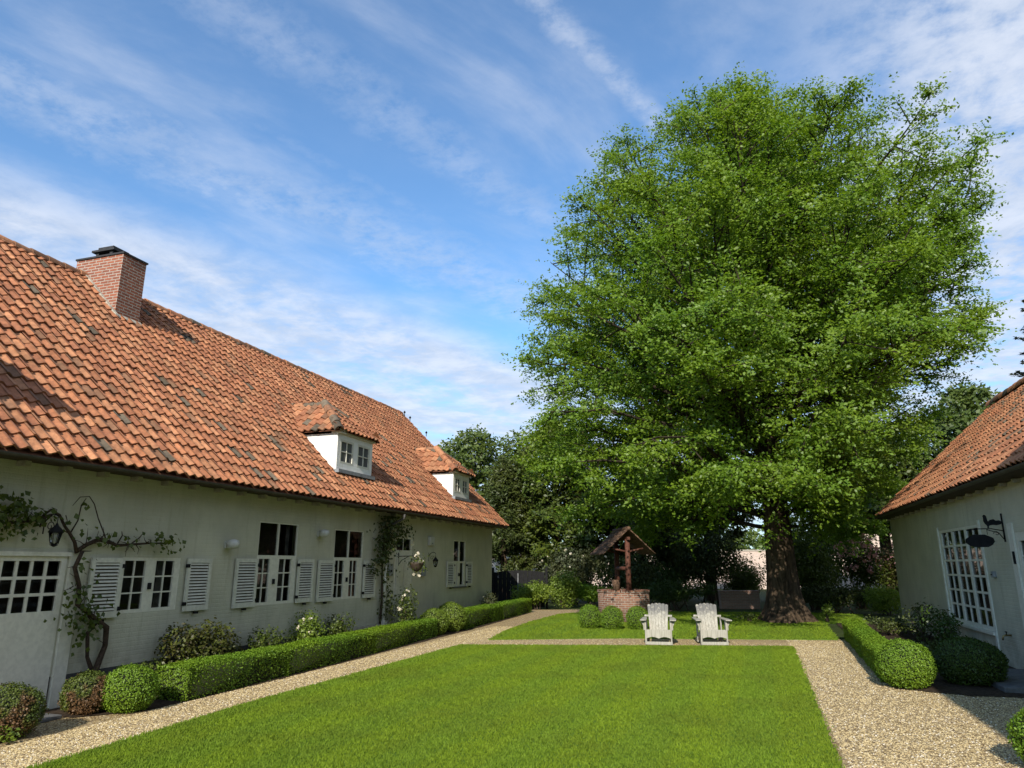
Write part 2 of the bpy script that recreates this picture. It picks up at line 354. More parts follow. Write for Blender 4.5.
def rnd_dirs(n):
    v = rng.normal(size=(n, 3)); return v / np.linalg.norm(v, axis=1)[:, None]
def unit(v): return v / np.maximum(np.linalg.norm(v, axis=1), 1e-9)[:, None]
def leaf_arrays(P, N, size, aspect=.6, T=None):
    """kite shaped leaves at P with normals N"""
    n = len(P)
    if T is None: T = rnd_dirs(n)
    T = unit(T - N * np.sum(T * N, 1)[:, None]); B = np.cross(N, T)
    L = (size if hasattr(size, '__len__') else np.full(n, size))[:, None] * rng.uniform(.7, 1.3, (n, 1))
    W = L * aspect * .5
    a = P - T * L * .5; c_ = P + T * L * .5; mid = P - T * L * .08
    b = mid + B * W + N * W * .35; d_ = mid - B * W + N * W * .35
    return np.stack([a, b, c_, d_], 1).reshape(-1, 3)
def leaf_object(name, V, m, parent=None, extra=None):
    """V: leaf vertices (4 each); extra = (verts, faces-quads, material) solid core appended"""
    n = len(V) // 4; loops = np.arange(n * 4); starts = np.arange(n) * 4; mats = [m]; midx = np.zeros(n)
    if extra is not None:
        ev, ef, em = extra; ef = np.asarray(ef); b = len(V)
        V = np.concatenate([V, ev]); loops = np.concatenate([loops, (ef + b).ravel()])
        starts = np.concatenate([starts, n * 4 + np.arange(len(ef)) * 4]); mats = [m, em]; midx = np.concatenate([midx, np.ones(len(ef))])
    return link(name, np_mesh(name, V, loops, starts, mats, midx), parent)
def sphere_core(rad, k=20, h=12):
    """rad: (rx,ry,rz) ellipsoid verts/quads"""
    V = []; F = []
    for i in range(h + 1):
        th = math.pi * i / h * .999 + .0005
        for j in range(k):
            a = 2 * math.pi * j / k; V.append((rad[0] * math.sin(th) * math.cos(a), rad[1] * math.sin(th) * math.sin(a), rad[2] * math.cos(th)))
    for i in range(h):
        for j in range(k): F.append((i * k + j, (i + 1) * k + j, (i + 1) * k + (j + 1) % k, i * k + (j + 1) % k))
    return np.array(V), np.array(F)
def wob(P, f=2.1, ph=0.):
    return (np.sin(P[:, 0] * f + ph + 1.3 * np.sin(P[:, 1] * f * .7 + ph)) + np.sin(P[:, 1] * f * 1.3 + ph * 2 + P[:, 2] * f) + np.sin(P[:, 2] * f * 1.7 + ph * 3 + P[:, 0] * f * .6)) / 3

# ------------------------------------------------------------------ ground
def sheet(name, poly, z, m, kind='structure', thick=0.):
    b = MB()
    if thick: b.prism([(x, y, z - thick) for x, y in poly], (0, 0, thick))
    else: b.add([(x, y, z) for x, y in poly], [list(range(len(poly)))])
    return tag(b.build(name, m), kind=kind)
sheet('ground', [(-900, -900), (900, -900), (900, 900), (-900, 900)], -.012, M['rough_ground'])
def wavy(poly, step=.25, amp=.02):
    o = []
    for i in range(len(poly)):
        a = Vector(poly[i]); b_ = Vector(poly[(i + 1) % len(poly)]); n = max(1, int((b_ - a).length / step))
        for k in range(n):
            p = a.lerp(b_, k / n); o.append((p.x + random.gauss(0, amp) * .6, p.y + random.gauss(0, amp) * .6))
    return o
sheet('gravel', [(-8.6, -8), (5.2, -8), (5.2, 20.9), (2.6, 21.1), (-5.8, 19.6), (-6.2, 29.5), (-3.2, 31.0), (-3.2, 31.8), (-6.6, 31.2), (-9.0, 30.2)], 0, M['gravel'])
sheet('flower_bed', wavy([(-9.3, 7.55), (-8.35, 7.45), (-7.78, 8.1), (-7.72, 11), (-7.9, 15.8), (-8.05, 21.5), (-8.45, 28.2), (-9.3, 28.2)]), .012, M['soil'])
sheet('flower_bed', wavy([(2.05, 13.1), (3.0, 12.75), (4.7, 13.0), (4.7, 26.6), (2.6, 26.6), (2.45, 20.9), (2.25, 20.9)]), .012, M['soil'])
LAWN1 = [(-6.62, -6), (-6.66, 5.8), (-6.82, 9), (-6.78, 13), (-6.74, 16.6), (-3, 17.66), (.85, 18.75), (.78, 13), (.70, 8.1), (.62, -6)]
LAWN2 = [(-6.5, 18.0), (-6.9, 20.5), (-7.15, 24), (-7.12, 27.8), (-6.3, 29.4), (-3.0, 30.4), (2, 31.6), (4.0, 31), (3.6, 26.7), (2.3, 26.4), (2.05, 20.75), (-3.3, 19.45)]
sheet('lawn', wavy(LAWN1, .12, .025), .02, M['lawn'], thick=.03)
sheet('lawn', wavy(LAWN2, .12, .025), .02, M['lawn'], thick=.03)

def inside(P, poly):
    x, y = P[:, 0], P[:, 1]; r = np.zeros(len(P), bool); j = len(poly) - 1
    for i in range(len(poly)):
        xi, yi = poly[i]; xj, yj = poly[j]
        c = ((yi > y) != (yj > y)) & (x < (xj - xi) * (y - yi) / (yj - yi + 1e-12) + xi); r ^= c; j = i
    return r
def blades(poly, n, ymin, ymax, power, hgt):
    xs = [p[0] for p in poly]
    y = ymin + (ymax - ymin) * rng.random(n) ** power; x = rng.uniform(min(xs) - .04, max(xs) + .04, n)
    P = np.stack([x, y, np.full(n, .018)], 1); jit = P + np.concatenate([rng.normal(0, .03, (n, 2)), np.zeros((n, 1))], 1)
    P = P[inside(jit, poly)]; n = len(P)
    # leave out what lies outside the view
    a = rng.uniform(0, 2 * math.pi, n); wd = rng.uniform(.0035, .006, n) * (1 + P[:, 1] / 14); h = hgt * rng.uniform(.5, 1.25, n)
    s = np.stack([np.cos(a), np.sin(a), np.zeros(n)], 1) * wd[:, None]
    lean = np.stack([rng.normal(0, .5, n), rng.normal(0, .5, n), np.ones(n)], 1) * h[:, None]
    V = np.stack([P - s, P + s, P + lean], 1).reshape(-1, 3)
    return V
V = np.concatenate([blades(LAWN1, 420000, 5.0, 19.0, 1.5, .026), blades(LAWN2, 110000, 17.8, 31.5, 1.5, .035)])
nb_ = len(V) // 3
tag(link('grass', np_mesh('grass', V, np.arange(nb_ * 3), np.arange(nb_) * 3, M['blade'])), 'short mown green grass blades covering both lawns', 'grass', kind='stuff')

# loose pebbles on the gravel
def pebbles(n, polyx, polyy, sz):
    x = rng.uniform(*polyx, n); y = polyy[0] + (polyy[1] - polyy[0]) * rng.random(n) ** 1.6
    return np.stack([x, y, np.full(n, .0)], 1)
PB = np.concatenate([pebbles(16000, (-7.75, -6.66), (5, 22), .01), pebbles(26000, (.78, 3.6), (7.5, 20.5), .01), pebbles(5000, (-6.6, 1.5), (17, 19.6), .01)])
PB = PB[~inside(PB, LAWN1) & ~inside(PB, LAWN2)]
octa = np.array([(1, 0, 0), (0, 1, 0), (-1, 0, 0), (0, -1, 0), (.3, .2, .62), (-.35, -.2, .55)])
of = np.array([(0, 1, 4), (1, 2, 4), (2, 5, 4), (2, 3, 5), (3, 0, 5), (0, 4, 5)])
k = len(PB); sz = rng.uniform(.007, .015, k); a = rng.uniform(0, 6.28, k)
X = octa[None] * sz[:, None, None] * np.stack([np.ones(k), rng.uniform(.6, 1, k), np.ones(k)], 1)[:, None, :]
Vp = np.stack([X[..., 0] * np.cos(a)[:, None] - X[..., 1] * np.sin(a)[:, None], X[..., 0] * np.sin(a)[:, None] + X[..., 1] * np.cos(a)[:, None], X[..., 2]], -1) + PB[:, None, :]
Fp = (of[None] + (np.arange(k) * 6)[:, None, None]).reshape(-1)
tag(link('pebbles', np_mesh('pebbles', Vp.reshape(-1, 3), Fp, np.arange(k * 6) * 3, M['pebble'])), 'loose beige pebbles strewn over the gravel paths', 'pebbles', kind='stuff')

# ------------------------------------------------------------------ roofs
def tile_palette(n, dark=.08):
    u = rng.random(n); c = np.empty((n, 3))
    A = np.array([.39, .165, .080]); B = np.array([.295, .122, .064]); Cc = np.array([.43, .215, .112])
    k = rng.random((n, 1)); c[:] = A * (1 - k) + B * k
    s = u < .3; c[s] = (A * .4 + Cc * .6) * rng.uniform(.85, 1.1, (s.sum(), 1))
    s = u > 1 - dark; c[s] = np.array([.105, .085, .06]) * rng.uniform(.8, 1.5, (s.sum(), 1))
    s = (u > 1 - dark * 2.6) & (u <= 1 - dark); c[s] = np.array([.22, .115, .065]) * rng.uniform(.85, 1.2, (s.sum(), 1))
    return c * rng.uniform(.85, 1.12, (n, 1))
def tiled(O, a, s, n, U, S, wd=.225, ex=.30, mask=None, dark=.08, vcut=None):
    """pantiles: O eave corner, a along eave, s up slope, n normal -> verts, quads, per-face colour"""
    O, a, s, n = [np.array(x, float) for x in (O, a, s, n)]
    nu, nv = int(round(U / wd)), int(math.ceil(S / ex))
    uu, vv = np.meshgrid(np.arange(nu) * (U / nu), np.arange(nv) * ex, indexing='ij'); uu = uu.ravel(); vv = vv.ravel()
    if mask is not None:
        kp = mask(uu + wd / 2, vv + ex / 2); uu = uu[kp]; vv = vv[kp]
    N = len(uu); wd = U / nu
    pu = np.linspace(0, 1.06, 8); ph = .025 * (1 + np.cos(2 * np.pi * (pu - .12))) + .012 * (1 - pu)
    T = []
    for (lv, lift) in ((0., .012), (0., .042), (ex * 1.14, .004)):
        for u_, h_ in zip(pu, ph): T.append((u_ * wd, lv, h_ + lift))
    T = np.array(T); du = rng.normal(0, .004, N); dv = rng.normal(0, .009, N); dh = rng.normal(0, .004, N); sk = rng.normal(0, .012, N)
    u = uu[:, None] + T[None, :, 0] + du[:, None] + sk[:, None] * T[None, :, 1]; v = vv[:, None] + T[None, :, 1] + dv[:, None] + sk[:, None] * T[None, :, 0]; h = T[None, :, 2] + dh[:, None]
    v = np.minimum(v, S)
    V = O + u[..., None] * a + v[..., None] * s + h[..., None] * n
    F = []
    for j in range(7): F.append((j, j + 1, 9 + j, 8 + j)); F.append((8 + j, 9 + j, 17 + j, 16 + j))
    F = np.array(F)[None] + (np.arange(N) * 24)[:, None, None]
    Cc = np.repeat(tile_palette(N, dark), 14, 0)
    return V.reshape(-1, 3), F.reshape(-1, 4), Cc
def col_mesh(name, parts, parent):
    Vs, Fs, Cs = [], [], []; b = 0
    for V, F, Cc in parts:
        Vs.append(V); Fs.append(np.asarray(F) + b); Cs.append(Cc); b += len(V)
    V = np.concatenate(Vs); F = np.concatenate(Fs); Cc = np.concatenate(Cs)
    me = np_mesh(name, V, F.ravel(), np.arange(len(F)) * 4, M['tile'], smooth=True)
    at = me.attributes.new('tile_col', 'FLOAT_COLOR', 'CORNER'); C4 = np.ones((len(F) * 4, 4), np.float32); C4[:, :3] = np.repeat(Cc, 4, 0); at.data.foreach_set('color', C4.ravel())
    try: me.set_sharp_from_angle(angle=R(40))
    except Exception: pass
    return link(name, me, parent)
def slab(p, m=None):
    """four points -> quad part with tile colour"""
    return np.array(p, float), np.array([(0, 1, 2, 3)]), np.array([[.16, .07, .04]])
def ridge_tiles(p0, p1, r=.13, L=.36, k=8, up=(0, 0, 1), taper=.85, a0=-.15, a1=math.pi + .15):
    """row of overlapping half-round tiles"""
    p0, p1 = np.array(p0, float), np.array(p1, float); D = p1 - p0; n = max(1, int(np.linalg.norm(D) / L)); D /= np.linalg.norm(D)
    up = np.array(up, float); x = np.cross(D, up); x /= np.linalg.norm(x); y = np.cross(x, D)
    step = np.linalg.norm(p1 - p0) / n; Vs, Fs, Cs = [], [], []
    an = np.linspace(a0, a1, k + 1)
    for i in range(n):
        A = p0 + D * step * i; B = p0 + D * step * (i + 1.08)
        j = rng.normal(0, .006, 3)
        rings = [A[None] + j + (np.cos(an)[:, None] * x + np.sin(an)[:, None] * y) * rr for rr in (r * .86, r)] + [B[None] + j + (np.cos(an)[:, None] * x + np.sin(an)[:, None] * y) * (r * taper)]
        V = np.concatenate(rings); F = [(q_, q_ + 1, k + 2 + q_, k + 1 + q_) for q_ in range(k)] + [(k + 1 + q_, k + 2 + q_, 2 * k + 3 + q_, 2 * k + 2 + q_) for q_ in range(k)]
        Vs.append(V); Fs.append(np.array(F) + i * len(V)); Cs.append(np.repeat(tile_palette(1, .2), len(F), 0))
    return np.concatenate(Vs), np.concatenate(Fs), np.concatenate(Cs)

# ------------------------------------------------------------------ walls with openings
def wall_grid(b, xw, u0, u1, v0, v1, holes, depth, sgn):
    """front face in plane x=xw with rectangular holes and reveals going in; sgn=+1 faces +X"""
    us = sorted({u0, u1, *[h[i] for h in holes for i in (0, 1)]}); vs_ = sorted({v0, v1, *[h[i] for h in holes for i in (2, 3)]})
    def q4(p): b.add(p if sgn > 0 else p[::-1], [(0, 1, 2, 3)])
    for i in range(len(us) - 1):
        for j in range(len(vs_) - 1):
            cu, cv = (us[i] + us[i + 1]) / 2, (vs_[j] + vs_[j + 1]) / 2
            if any(h[0] < cu < h[1] and h[2] < cv < h[3] for h in holes): continue
            q4([(xw, us[i], vs_[j]), (xw, us[i + 1], vs_[j]), (xw, us[i + 1], vs_[j + 1]), (xw, us[i], vs_[j + 1])])
    xi = xw - sgn * depth
    for (a, c, lo, hi) in holes:
        q4([(xw, a, lo), (xi, a, lo), (xi, c, lo), (xw, c, lo)]); q4([(xw, a, hi), (xw, c, hi), (xi, c, hi), (xi, a, hi)])
        q4([(xw, a, lo), (xw, a, hi), (xi, a, hi), (xi, a, lo)]); q4([(xw, c, lo), (xi, c, lo), (xi, c, hi), (xw, c, hi)])
def window(parent, name, xw, sgn, a, c, lo, hi, cells, depth=.05, fr=.05, glass='glass', sill=False, mun=.022, fm='white_paint'):
    """cells: (u0,u1,v0,v1,cols,rows) glazed lights; everything else inside a..c,lo..hi is frame"""
    f = MB(); x0 = xw - sgn * depth; x1 = xw - sgn * (depth - .045)
    us = sorted({a, c, *[q[i] for q in cells for i in (0, 1)]}); vs_ = sorted({lo, hi, *[q[i] for q in cells for i in (2, 3)]})
    for i in range(len(us) - 1):
        for j in range(len(vs_) - 1):
            cu, cv = (us[i] + us[i + 1]) / 2, (vs_[j] + vs_[j + 1]) / 2
            if any(q[0] < cu < q[1] and q[2] < cv < q[3] for q in cells): continue
            f.box((x0, us[i], vs_[j]), (x1, us[i + 1], vs_[j + 1]))
    g = MB()
    for (p, q_, r_, s_, nc, nr) in cells:
        for i in range(1, nc):
            y = p + (q_ - p) * i / nc; f.box((x0 + sgn * .004, y - mun / 2, r_), (x1 - sgn * .012, y + mun / 2, s_))
        for i in range(1, nr):
            z = r_ + (s_ - r_) * i / nr; f.box((x0 + sgn * .004, p, z - mun / 2), (x1 - sgn * .0135, q_, z + mun / 2))
        xg = xw - sgn * (depth - .012)
        pts = [(xg, p, r_), (xg, q_, r_), (xg, q_, s_), (xg, p, s_)]; g.add(pts if sgn > 0 else pts[::-1], [(0, 1, 2, 3)])
    o = f.build(name, M[fm], parent); g.build('pane', M[glass], o)
    if sill: MB().box((xw - sgn * .02, a - .04, lo - .05), (xw + sgn * .05, c + .04, lo - .002)).build('sill', M['stone'], o)
    return o
def shutter(parent, xw, sgn, a, c, lo, hi, swing=0.):
    """louvred shutter lying open against the wall"""
    b = MB(); th = .035; x0 = xw + sgn * .025; x1 = x0 + sgn * th; fr = .065
    b.box((x0, a, lo), (x1, a + fr, hi)); b.box((x0, c - fr, lo), (x1, c, hi)); b.box((x0, a + fr, lo), (x1, c - fr, lo + .09)); b.box((x0, a + fr, hi - .07), (x1, c - fr, hi))
    n = int((hi - lo - .16) / .05)
    for i in range(n):
        z = lo + .09 + (hi - lo - .16) * (i + .5) / n
        b.add([(x0 + sgn * .010, a + fr, z + .012), (x1 - sgn * .003, a + fr, z - .012), (x1 - sgn * .003, c - fr, z - .012), (x0 + sgn * .010, c - fr, z + .012),
               (x0 + sgn * .010, a + fr, z + .019), (x1 - sgn * .003, a + fr, z - .005), (x1 - sgn * .003, c - fr, z - .005), (x0 + sgn * .010, c - fr, z + .019)],
              [(0, 3, 2, 1), (4, 5, 6, 7), (0, 1, 5, 4), (1, 2, 6, 5), (2, 3, 7, 6), (3, 0, 4, 7)])
    b.cur = 1; b.box((x0 + sgn * .001, a + fr, lo + .09), (x0 + sgn * .006, c - fr, hi - .07)); b.cur = 0  # dark sheet behind the slats paints the shade in the louvre gaps
    o = b.build('shutter', [M['shutter'], M['dark_wood']], parent)
    for z in (lo + .12, hi - .12):
        yb = c if abs(swing) < .5 and swing >= 0 else a
        MB().box((x0, yb - .02, z - .03), (x1 + sgn * .012, yb + .035, z + .03)).build('hinge', M['iron'], o)
    MB().box((x0, (a + c) / 2 - .03, lo - .05), (x1 + sgn * .03, (a + c) / 2 + .03, lo - .012)).build('shutter_catch', M['iron'], o)
    return o

# ================================================================== LEFT HOUSE
XW = -9.11; YE = 25.45; Y0 = -1.0
H = thing('farmhouse', 'long white farmhouse on the left with orange pantile roof, brick chimney and two dormers', 'house', (XW, 12, 0))
class Loc:      # meshes are written in world coordinates; children get the inverse of the parent's place
    pass
def adopt(o, root):
    """o's mesh is in world coordinates: shift it so that it sits right below root (root has no rotation)"""
    l = Vector(root.location); q_ = root
    o.data.transform(__import__('mathutils').Matrix.Translation(-l)) if o.data.users == 1 else None
holes = [(4.9, 7.70, .02, 2.0), (8.66, 9.86, 1.17, 2.0), (11.84, 13.14, 1.12, 2.72), (14.58, 15.90, 1.10, 2.69), (17.62, 18.72, .12, 2.62), (21.72, 22.78, 1.19, 2.66)]
b = MB(); wall_grid(b, XW, Y0, YE, 0.42, 3.32, holes[1:4] + holes[5:] + [(holes[0][0], holes[0][1], .42, holes[0][3]), (holes[4][0], holes[4][1], .42, holes[4][3])], .14, 1)
GX, GZ = -13.30, 7.96
xb = 2 * GX - XW
b.add([(XW, YE, 0), (xb, YE, 0), (xb, YE, 3.3), (GX, YE, 7.85), (XW, YE, 3.3)], [(0, 1, 2, 3, 4)])
b.add([(XW, Y0, 0), (xb, Y0, 0), (xb, Y0, 3.3), (GX, Y0, 7.85), (XW, Y0, 3.3)], [(4, 3, 2, 1, 0)])
b.add([(xb, Y0, 0), (xb, YE, 0), (xb, YE, 3.3), (xb, Y0, 3.3)], [(3, 2, 1, 0)])
b.build('wall', M['plaster'], H)
for p_, q_ in ((7.94, 17.62), (18.72, YE + .02), (Y0, 4.9)): MB().box((XW - .3, p_, 0), (XW + .02, q_, .417)).build('plinth', M['plinth'], H)
for p_, q_ in ((15.0, 17.5), (19.0, 24.8)): MB().box((XW + .022, p_, .36), (XW + .09, q_, .422)).build('ledge', M['mortar'], H)
# dark solid box standing in for the unlit rooms behind the openings
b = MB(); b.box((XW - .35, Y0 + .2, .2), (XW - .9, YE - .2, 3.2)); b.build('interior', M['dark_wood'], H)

EX, EZ = -8.60, 3.27; s_ = np.array([-.7071, 0, .7071]); n_ = np.array([.7071, 0, .7071]); SL = (GZ - EZ) / .7071
parts = [tiled((EX, -1.6, EZ), (0, 1, 0), s_, n_, 27.35, SL, .205, .28, dark=.032)]
parts.append(slab([(2 * GX - EX, -1.6, EZ), (2 * GX - EX, 25.75, EZ), (GX, 25.75, GZ), (GX, -1.6, GZ)]))
parts.append(slab([(EX, -1.6, EZ - .02), (EX, 25.74, EZ - .02), (GX, 25.74, GZ - .02), (GX, -1.6, GZ - .02)]))
roofL = col_mesh('roof', parts, H)
rt = col_mesh('ridge_tiles', [ridge_tiles((GX, -1.6, GZ + .0), (GX, 25.75, GZ + .0), .125, .36)], roofL)
b = MB(); b.prism([(EX - .02, 25.75, EZ - .12), (GX, 25.75, GZ - .14), (GX, 25.75, GZ - .02), (EX - .02, 25.75, EZ - .005)], (0, -.04, 0)); b.build('verge_board', M['dark_wood'], H)
# eaves: soffit, rafter tails, gutter
b = MB(); b.prism([(XW + .003, Y0, 3.228), (EX, Y0, 3.222), (EX, Y0, 3.236), (XW + .003, Y0, 3.30)], (0, YE + .25 - Y0, 0)); b.build('soffit', M['dark_wood'], H)
b = MB()
for y in np.arange(Y0 + .3, YE, .62): b.box((XW + .004, y, 3.155), (XW + .16, y + .09, 3.226))
tag(b.build('rafter_tails', M['mortar'], H), kind='stuff')
b = MB(); k = 8; pts = [(EX + .045 + .04 * math.cos(a), .04 * math.sin(a)) for a in np.linspace(math.pi, 2 * math.pi, k)]
pr = [(x, -1.6, EZ - .03 + z) for x, z in pts] + [(x * 1 + (EX + .045 - x) * .12, -1.6, EZ - .03 + z * .88) for x, z in pts[::-1]]
b.prism(pr, (0, 27.3, 0)); b.build('gutter', M['zinc'], H)
b = MB(); b.tube([(EX + .075, 16.95, EZ - .1), (EX + .075, 16.95, EZ - .2), (XW + .09, 16.95, EZ - .42), (XW + .09, 16.95, 2.45)], .035); 
o = b.build('downpipe', M['zinc'], H); b = MB(); b.tube([(XW + .09, 16.95, 2.45), (XW + .09, 16.95, .1)], .045); b.box((XW + .03, 16.88, .1), (XW + .17, 17.02, .5)); b.build('pipe_sleeve', M['white_paint'], o)
# finials on the far verge
for y, zz, xx in ((25.7, 7.86, -13.1), (25.72, 7.62, -12.85), (25.74, 6.95, -12.1)):
    b = MB(); b.tube([(xx, y, zz), (xx, y, zz + .12)], .015, 6); b.lathe((xx, y, zz + .11), [(.015, 0), (.045, .03), (.05, .05), (.02, .09), (.004, .11)], 8); b.build('finial', M['iron'], H)

# chimney
CX0, CX1, CY0, CY1, CT = -13.58, -12.27, 10.62, 11.24, 8.38
b = MB(); b.box((CX0, CY0, 6.5), (CX1, CY1, CT)); ch = b.build('chimney', M['brick'], H)
b = MB(); b.box((CX0 - .025, CY0 - .025, CT + .002), (CX1 + .025, CY1 + .025, CT + .04)); b.box((CX0 + .38, CY0 + .06, CT + .04), (CX1 - .38, CY1 - .06, CT + .09)); b.box((CX0 + .34, CY0 + .03, CT + .17), (CX1 - .34, CY1 - .03, CT + .215)); 
for xx in (CX0 + .42, CX1 - .5):
    b.box((xx, CY0 + .08, CT + .09), (xx + .08, CY1 - .08, CT + .17))
b.box((CX0 + .44, CY0 + .1, CT + .215), (CX1 - .44, CY1 - .1, CT + .30)); b.build('chimney_cap', M['cap'], ch)
b = MB()      # mortar fillet climbing the slope beside the stack
def on_roof(x, off=.0): return EZ + (EX - x) + off
b.prism([(CX1 + .16, CY0 - .07, on_roof(CX1 + .16, .03)), (CX0 + .25, CY0 - .07, on_roof(CX0 + .25, .03)), (CX0 + .25, CY0 - .07, on_roof(CX0 + .25, .14)), (CX1 + .1, CY0 - .07, on_roof(CX1 + .1, .14))], (0, .068, 0))
b.prism([(CX1 + .002, CY0 - .07, on_roof(CX1, .04)), (CX1 + .07, CY0 - .07, on_roof(CX1 + .07, .02)), (CX1 + .06, CY0 - .07, on_roof(CX1 + .06, .08)), (CX1 + .002, CY0 - .07, on_roof(CX1, .09))], (0, CY1 - CY0 + .12, 0))
b.build('flashing', M['mortar'], ch)

# dormers
def dormer(y0, y1, xf, zb, zt):
    xr = EX - (zt - EZ) - .3            # where the cheeks meet the roof
    th = .07; ym = (y0 + y1) / 2; fw = .14; mz0, mz1 = zb + .16, zt - .13
    D = window(H, 'dormer', xf + .045, 1, y0 + .002, y1 - .002, zb, zt - .003, [(y0 + fw, ym - .10, mz0, mz1, 1, 1), (ym + .10, y1 - fw, mz0, mz1, 1, 1)], .05, glass='glass_pale', fm='plaster_bright')
    for yc in (y0, y1 - th):
        MB().prism([(xf - .006, yc, zb - .12), (xf - .006, yc, zt), (xr, yc, zt), (xf - .5, yc, zb - .12)], (0, th, 0)).build('dormer_cheek', M['plaster_bright'], D)
    for (p, q_) in ((y0 + fw, ym - .10), (ym + .10, y1 - fw)):
        ca = MB(); xx = xf + .012
        ca.box((xx, p, mz0), (xx + .03, p + .045, mz1)); ca.box((xx, q_ - .045, mz0), (xx + .03, q_, mz1)); ca.box((xx, p + .045, mz0), (xx + .03, q_ - .045, mz0 + .05)); ca.box((xx, p + .045, mz1 - .05), (xx + .03, q_ - .045, mz1))
        ca.box((xx + .002, p + .045, (mz0 + mz1) / 2 - .012), (xx + .026, q_ - .045, (mz0 + mz1) / 2 + .012)); ca.box((xx + .004, (p + q_) / 2 - .011, mz0 + .05), (xx + .028, (p + q_) / 2 + .011, mz1 - .05))
        ca.build('casement', M['white_paint'], D)
    MB().box((xf + .0, y0 - .03, zb - .09), (xf + .14, y1 + .03, zb - .003)).build('sill', M['lead'], D)
    c = MB(); c.box((xf - .12, y0 - .05, zt + .002), (xf + .14, y0 + .22, zt + .10)); c.box((xf - .02, y0 + .222, zt + .004), (xf + .10, y1 + .05, zt + .075)); c.build('cornice', M['white_paint'], D)
    # hipped roof
    ov = .14; zE = zt + .035; A = np.array([xf + ov + .02, y0 - ov, zE]); B = np.array([xf + ov + .02, y1 + ov, zE]); zP = zE + .93; xp = xf - .95
    Pk = np.array([xp, ym, zP]); Rb = np.array([EX - (zP - EZ) - .25, ym, zP])
    A2 = np.array([Rb[0], y0 - ov, zE]); B2 = np.array([Rb[0], y1 + ov, zE])
    parts = []
    def tri(Oo, av, apexL, apexR, U):
        """tile the slope with eave from Oo along av (length U); apexL/R: the upper edge"""
        Oo = np.array(Oo); av = np.array(av) / np.linalg.norm(av); up = (np.array(apexL) - Oo); up = up - av * (up @ av); S = np.linalg.norm(up); up /= S; nn = np.cross(av, up)
        uL = (np.array(apexL) - Oo) @ av; uR = (np.array(apexR) - Oo) @ av
        mk = lambda u, v: (u > uL * v / S - .02) & (u < U + (uR - U) * v / S + .02)
        parts.append(tiled(Oo, av, up, nn, U, S, .2, .27, mk, dark=.05))
        parts.append((np.array([Oo, Oo + av * U, np.array(apexR), np.array(apexL)]) - nn * .004, np.array([(0, 1, 2, 3)]), np.array([[.2, .08, .045]])))
    tri(A, (0, 1, 0), Pk, Pk, (y1 - y0) + 2 * ov)                       # front hip
    tri(A2, (1, 0, 0), Rb, Pk, A[0] - A2[0])                            # side facing the camera
    tri(B, (-1, 0, 0), Pk, Rb, B[0] - B2[0])
    DR = col_mesh('dormer_roof', parts + [ridge_tiles(A + (.02, -.02, -.0), Pk + (0, 0, .03), .12, .3, taper=.9), ridge_tiles(B + (.02, .02, 0), Pk + (0, 0, .03), .085, .3), ridge_tiles(Pk, Rb, .10, .3)], D)
    return D
dormer(14.78, 16.50, -9.36, 4.14, 5.02)
dormer(22.08, 23.55, -9.36, 4.12, 4.92)
dormer(4.1, 5.75, -9.36, 4.14, 5.02)

# windows, doors and shutters of the left house
window(H, 'window', XW, 1, 8.66, 9.86, 1.17, 2.0, [(8.72, 9.13, 1.22, 1.95, 2, 3), (9.34, 9.73, 1.22, 1.95, 2, 3)])
window(H, 'window', XW, 1, 11.84, 13.14, 1.12, 2.72, [(11.865, 12.46, 2.07, 2.70, 1, 1), (12.50, 13.115, 2.07, 2.70, 1, 1), (11.90, 12.26, 1.17, 2.0, 2, 3), (12.56, 12.98, 1.17, 2.0, 2, 3)])
window(H, 'window', XW, 1, 14.58, 15.90, 1.10, 2.69, [(14.605, 15.21, 2.05, 2.67, 1, 1), (15.25, 15.875, 2.05, 2.67, 1, 1), (14.64, 15.06, 1.15, 1.98, 2, 3), (15.32, 15.66, 1.15, 1.98, 2, 3)])
window(H, 'window', XW, 1, 21.72, 22.78, 1.19, 2.66, [(21.77, 22.22, 1.99, 2.63, 1, 1), (22.28, 22.73, 1.99, 2.63, 1, 1), (22.0, 22.10, 1.24, 1.93, 1, 1), (22.32, 22.62, 1.24, 1.93, 1, 1)], sill=True)
for a, c, lo, hi, sw in ((8.08, 8.64, 1.13, 1.99, 0), (9.98, 10.55, 1.13, 1.99, -1), (11.20, 11.83, 1.11, 2.0, 0), (13.16, 13.74, 1.11, 2.0, -1), (13.92, 14.57, 1.09, 1.98, 0), (15.92, 16.52, 1.09, 1.98, -1), (21.13, 21.70, 1.19, 1.98, 0), (22.80, 23.33, 1.19, 1.98, -1)):
    shutter(H, XW, 1, a, c, lo, hi, sw)
# curtains just inside
for p_, q_, lo, hi in ((8.70, 8.86, 1.2, 1.96), (9.56, 9.74, 1.2, 1.96), (11.88, 12.06, 1.15, 2.0), (12.84, 13.0, 1.15, 2.0), (11.88, 12.0, 2.08, 2.7), (12.98, 13.1, 2.08, 2.7), (14.62, 14.78, 1.13, 1.98), (15.52, 15.68, 1.13, 1.98), (6.4, 6.62, 1.26, 1.95)):
    n_w = 12; pts = [(XW - .2 + .018 * math.sin(i * 1.9), p_ + (q_ - p_) * i / n_w) for i in range(n_w + 1)]
    b = MB(); b.add([(x, y, lo) for x, y in pts] + [(x, y, hi) for x, y in pts], [(i, i + 1, n_w + 2 + i, n_w + 1 + i) for i in range(n_w)], True); b.build('curtain', M['lace'], H)
# casement latches
for y, z in ((9.235, 1.56), (12.40, 1.56), (15.19, 1.54), (22.2, 1.56)): MB().box((XW - .004, y - .025, z - .05), (XW + .03, y + .025, z + .05)).build('latch', M['iron'], H)
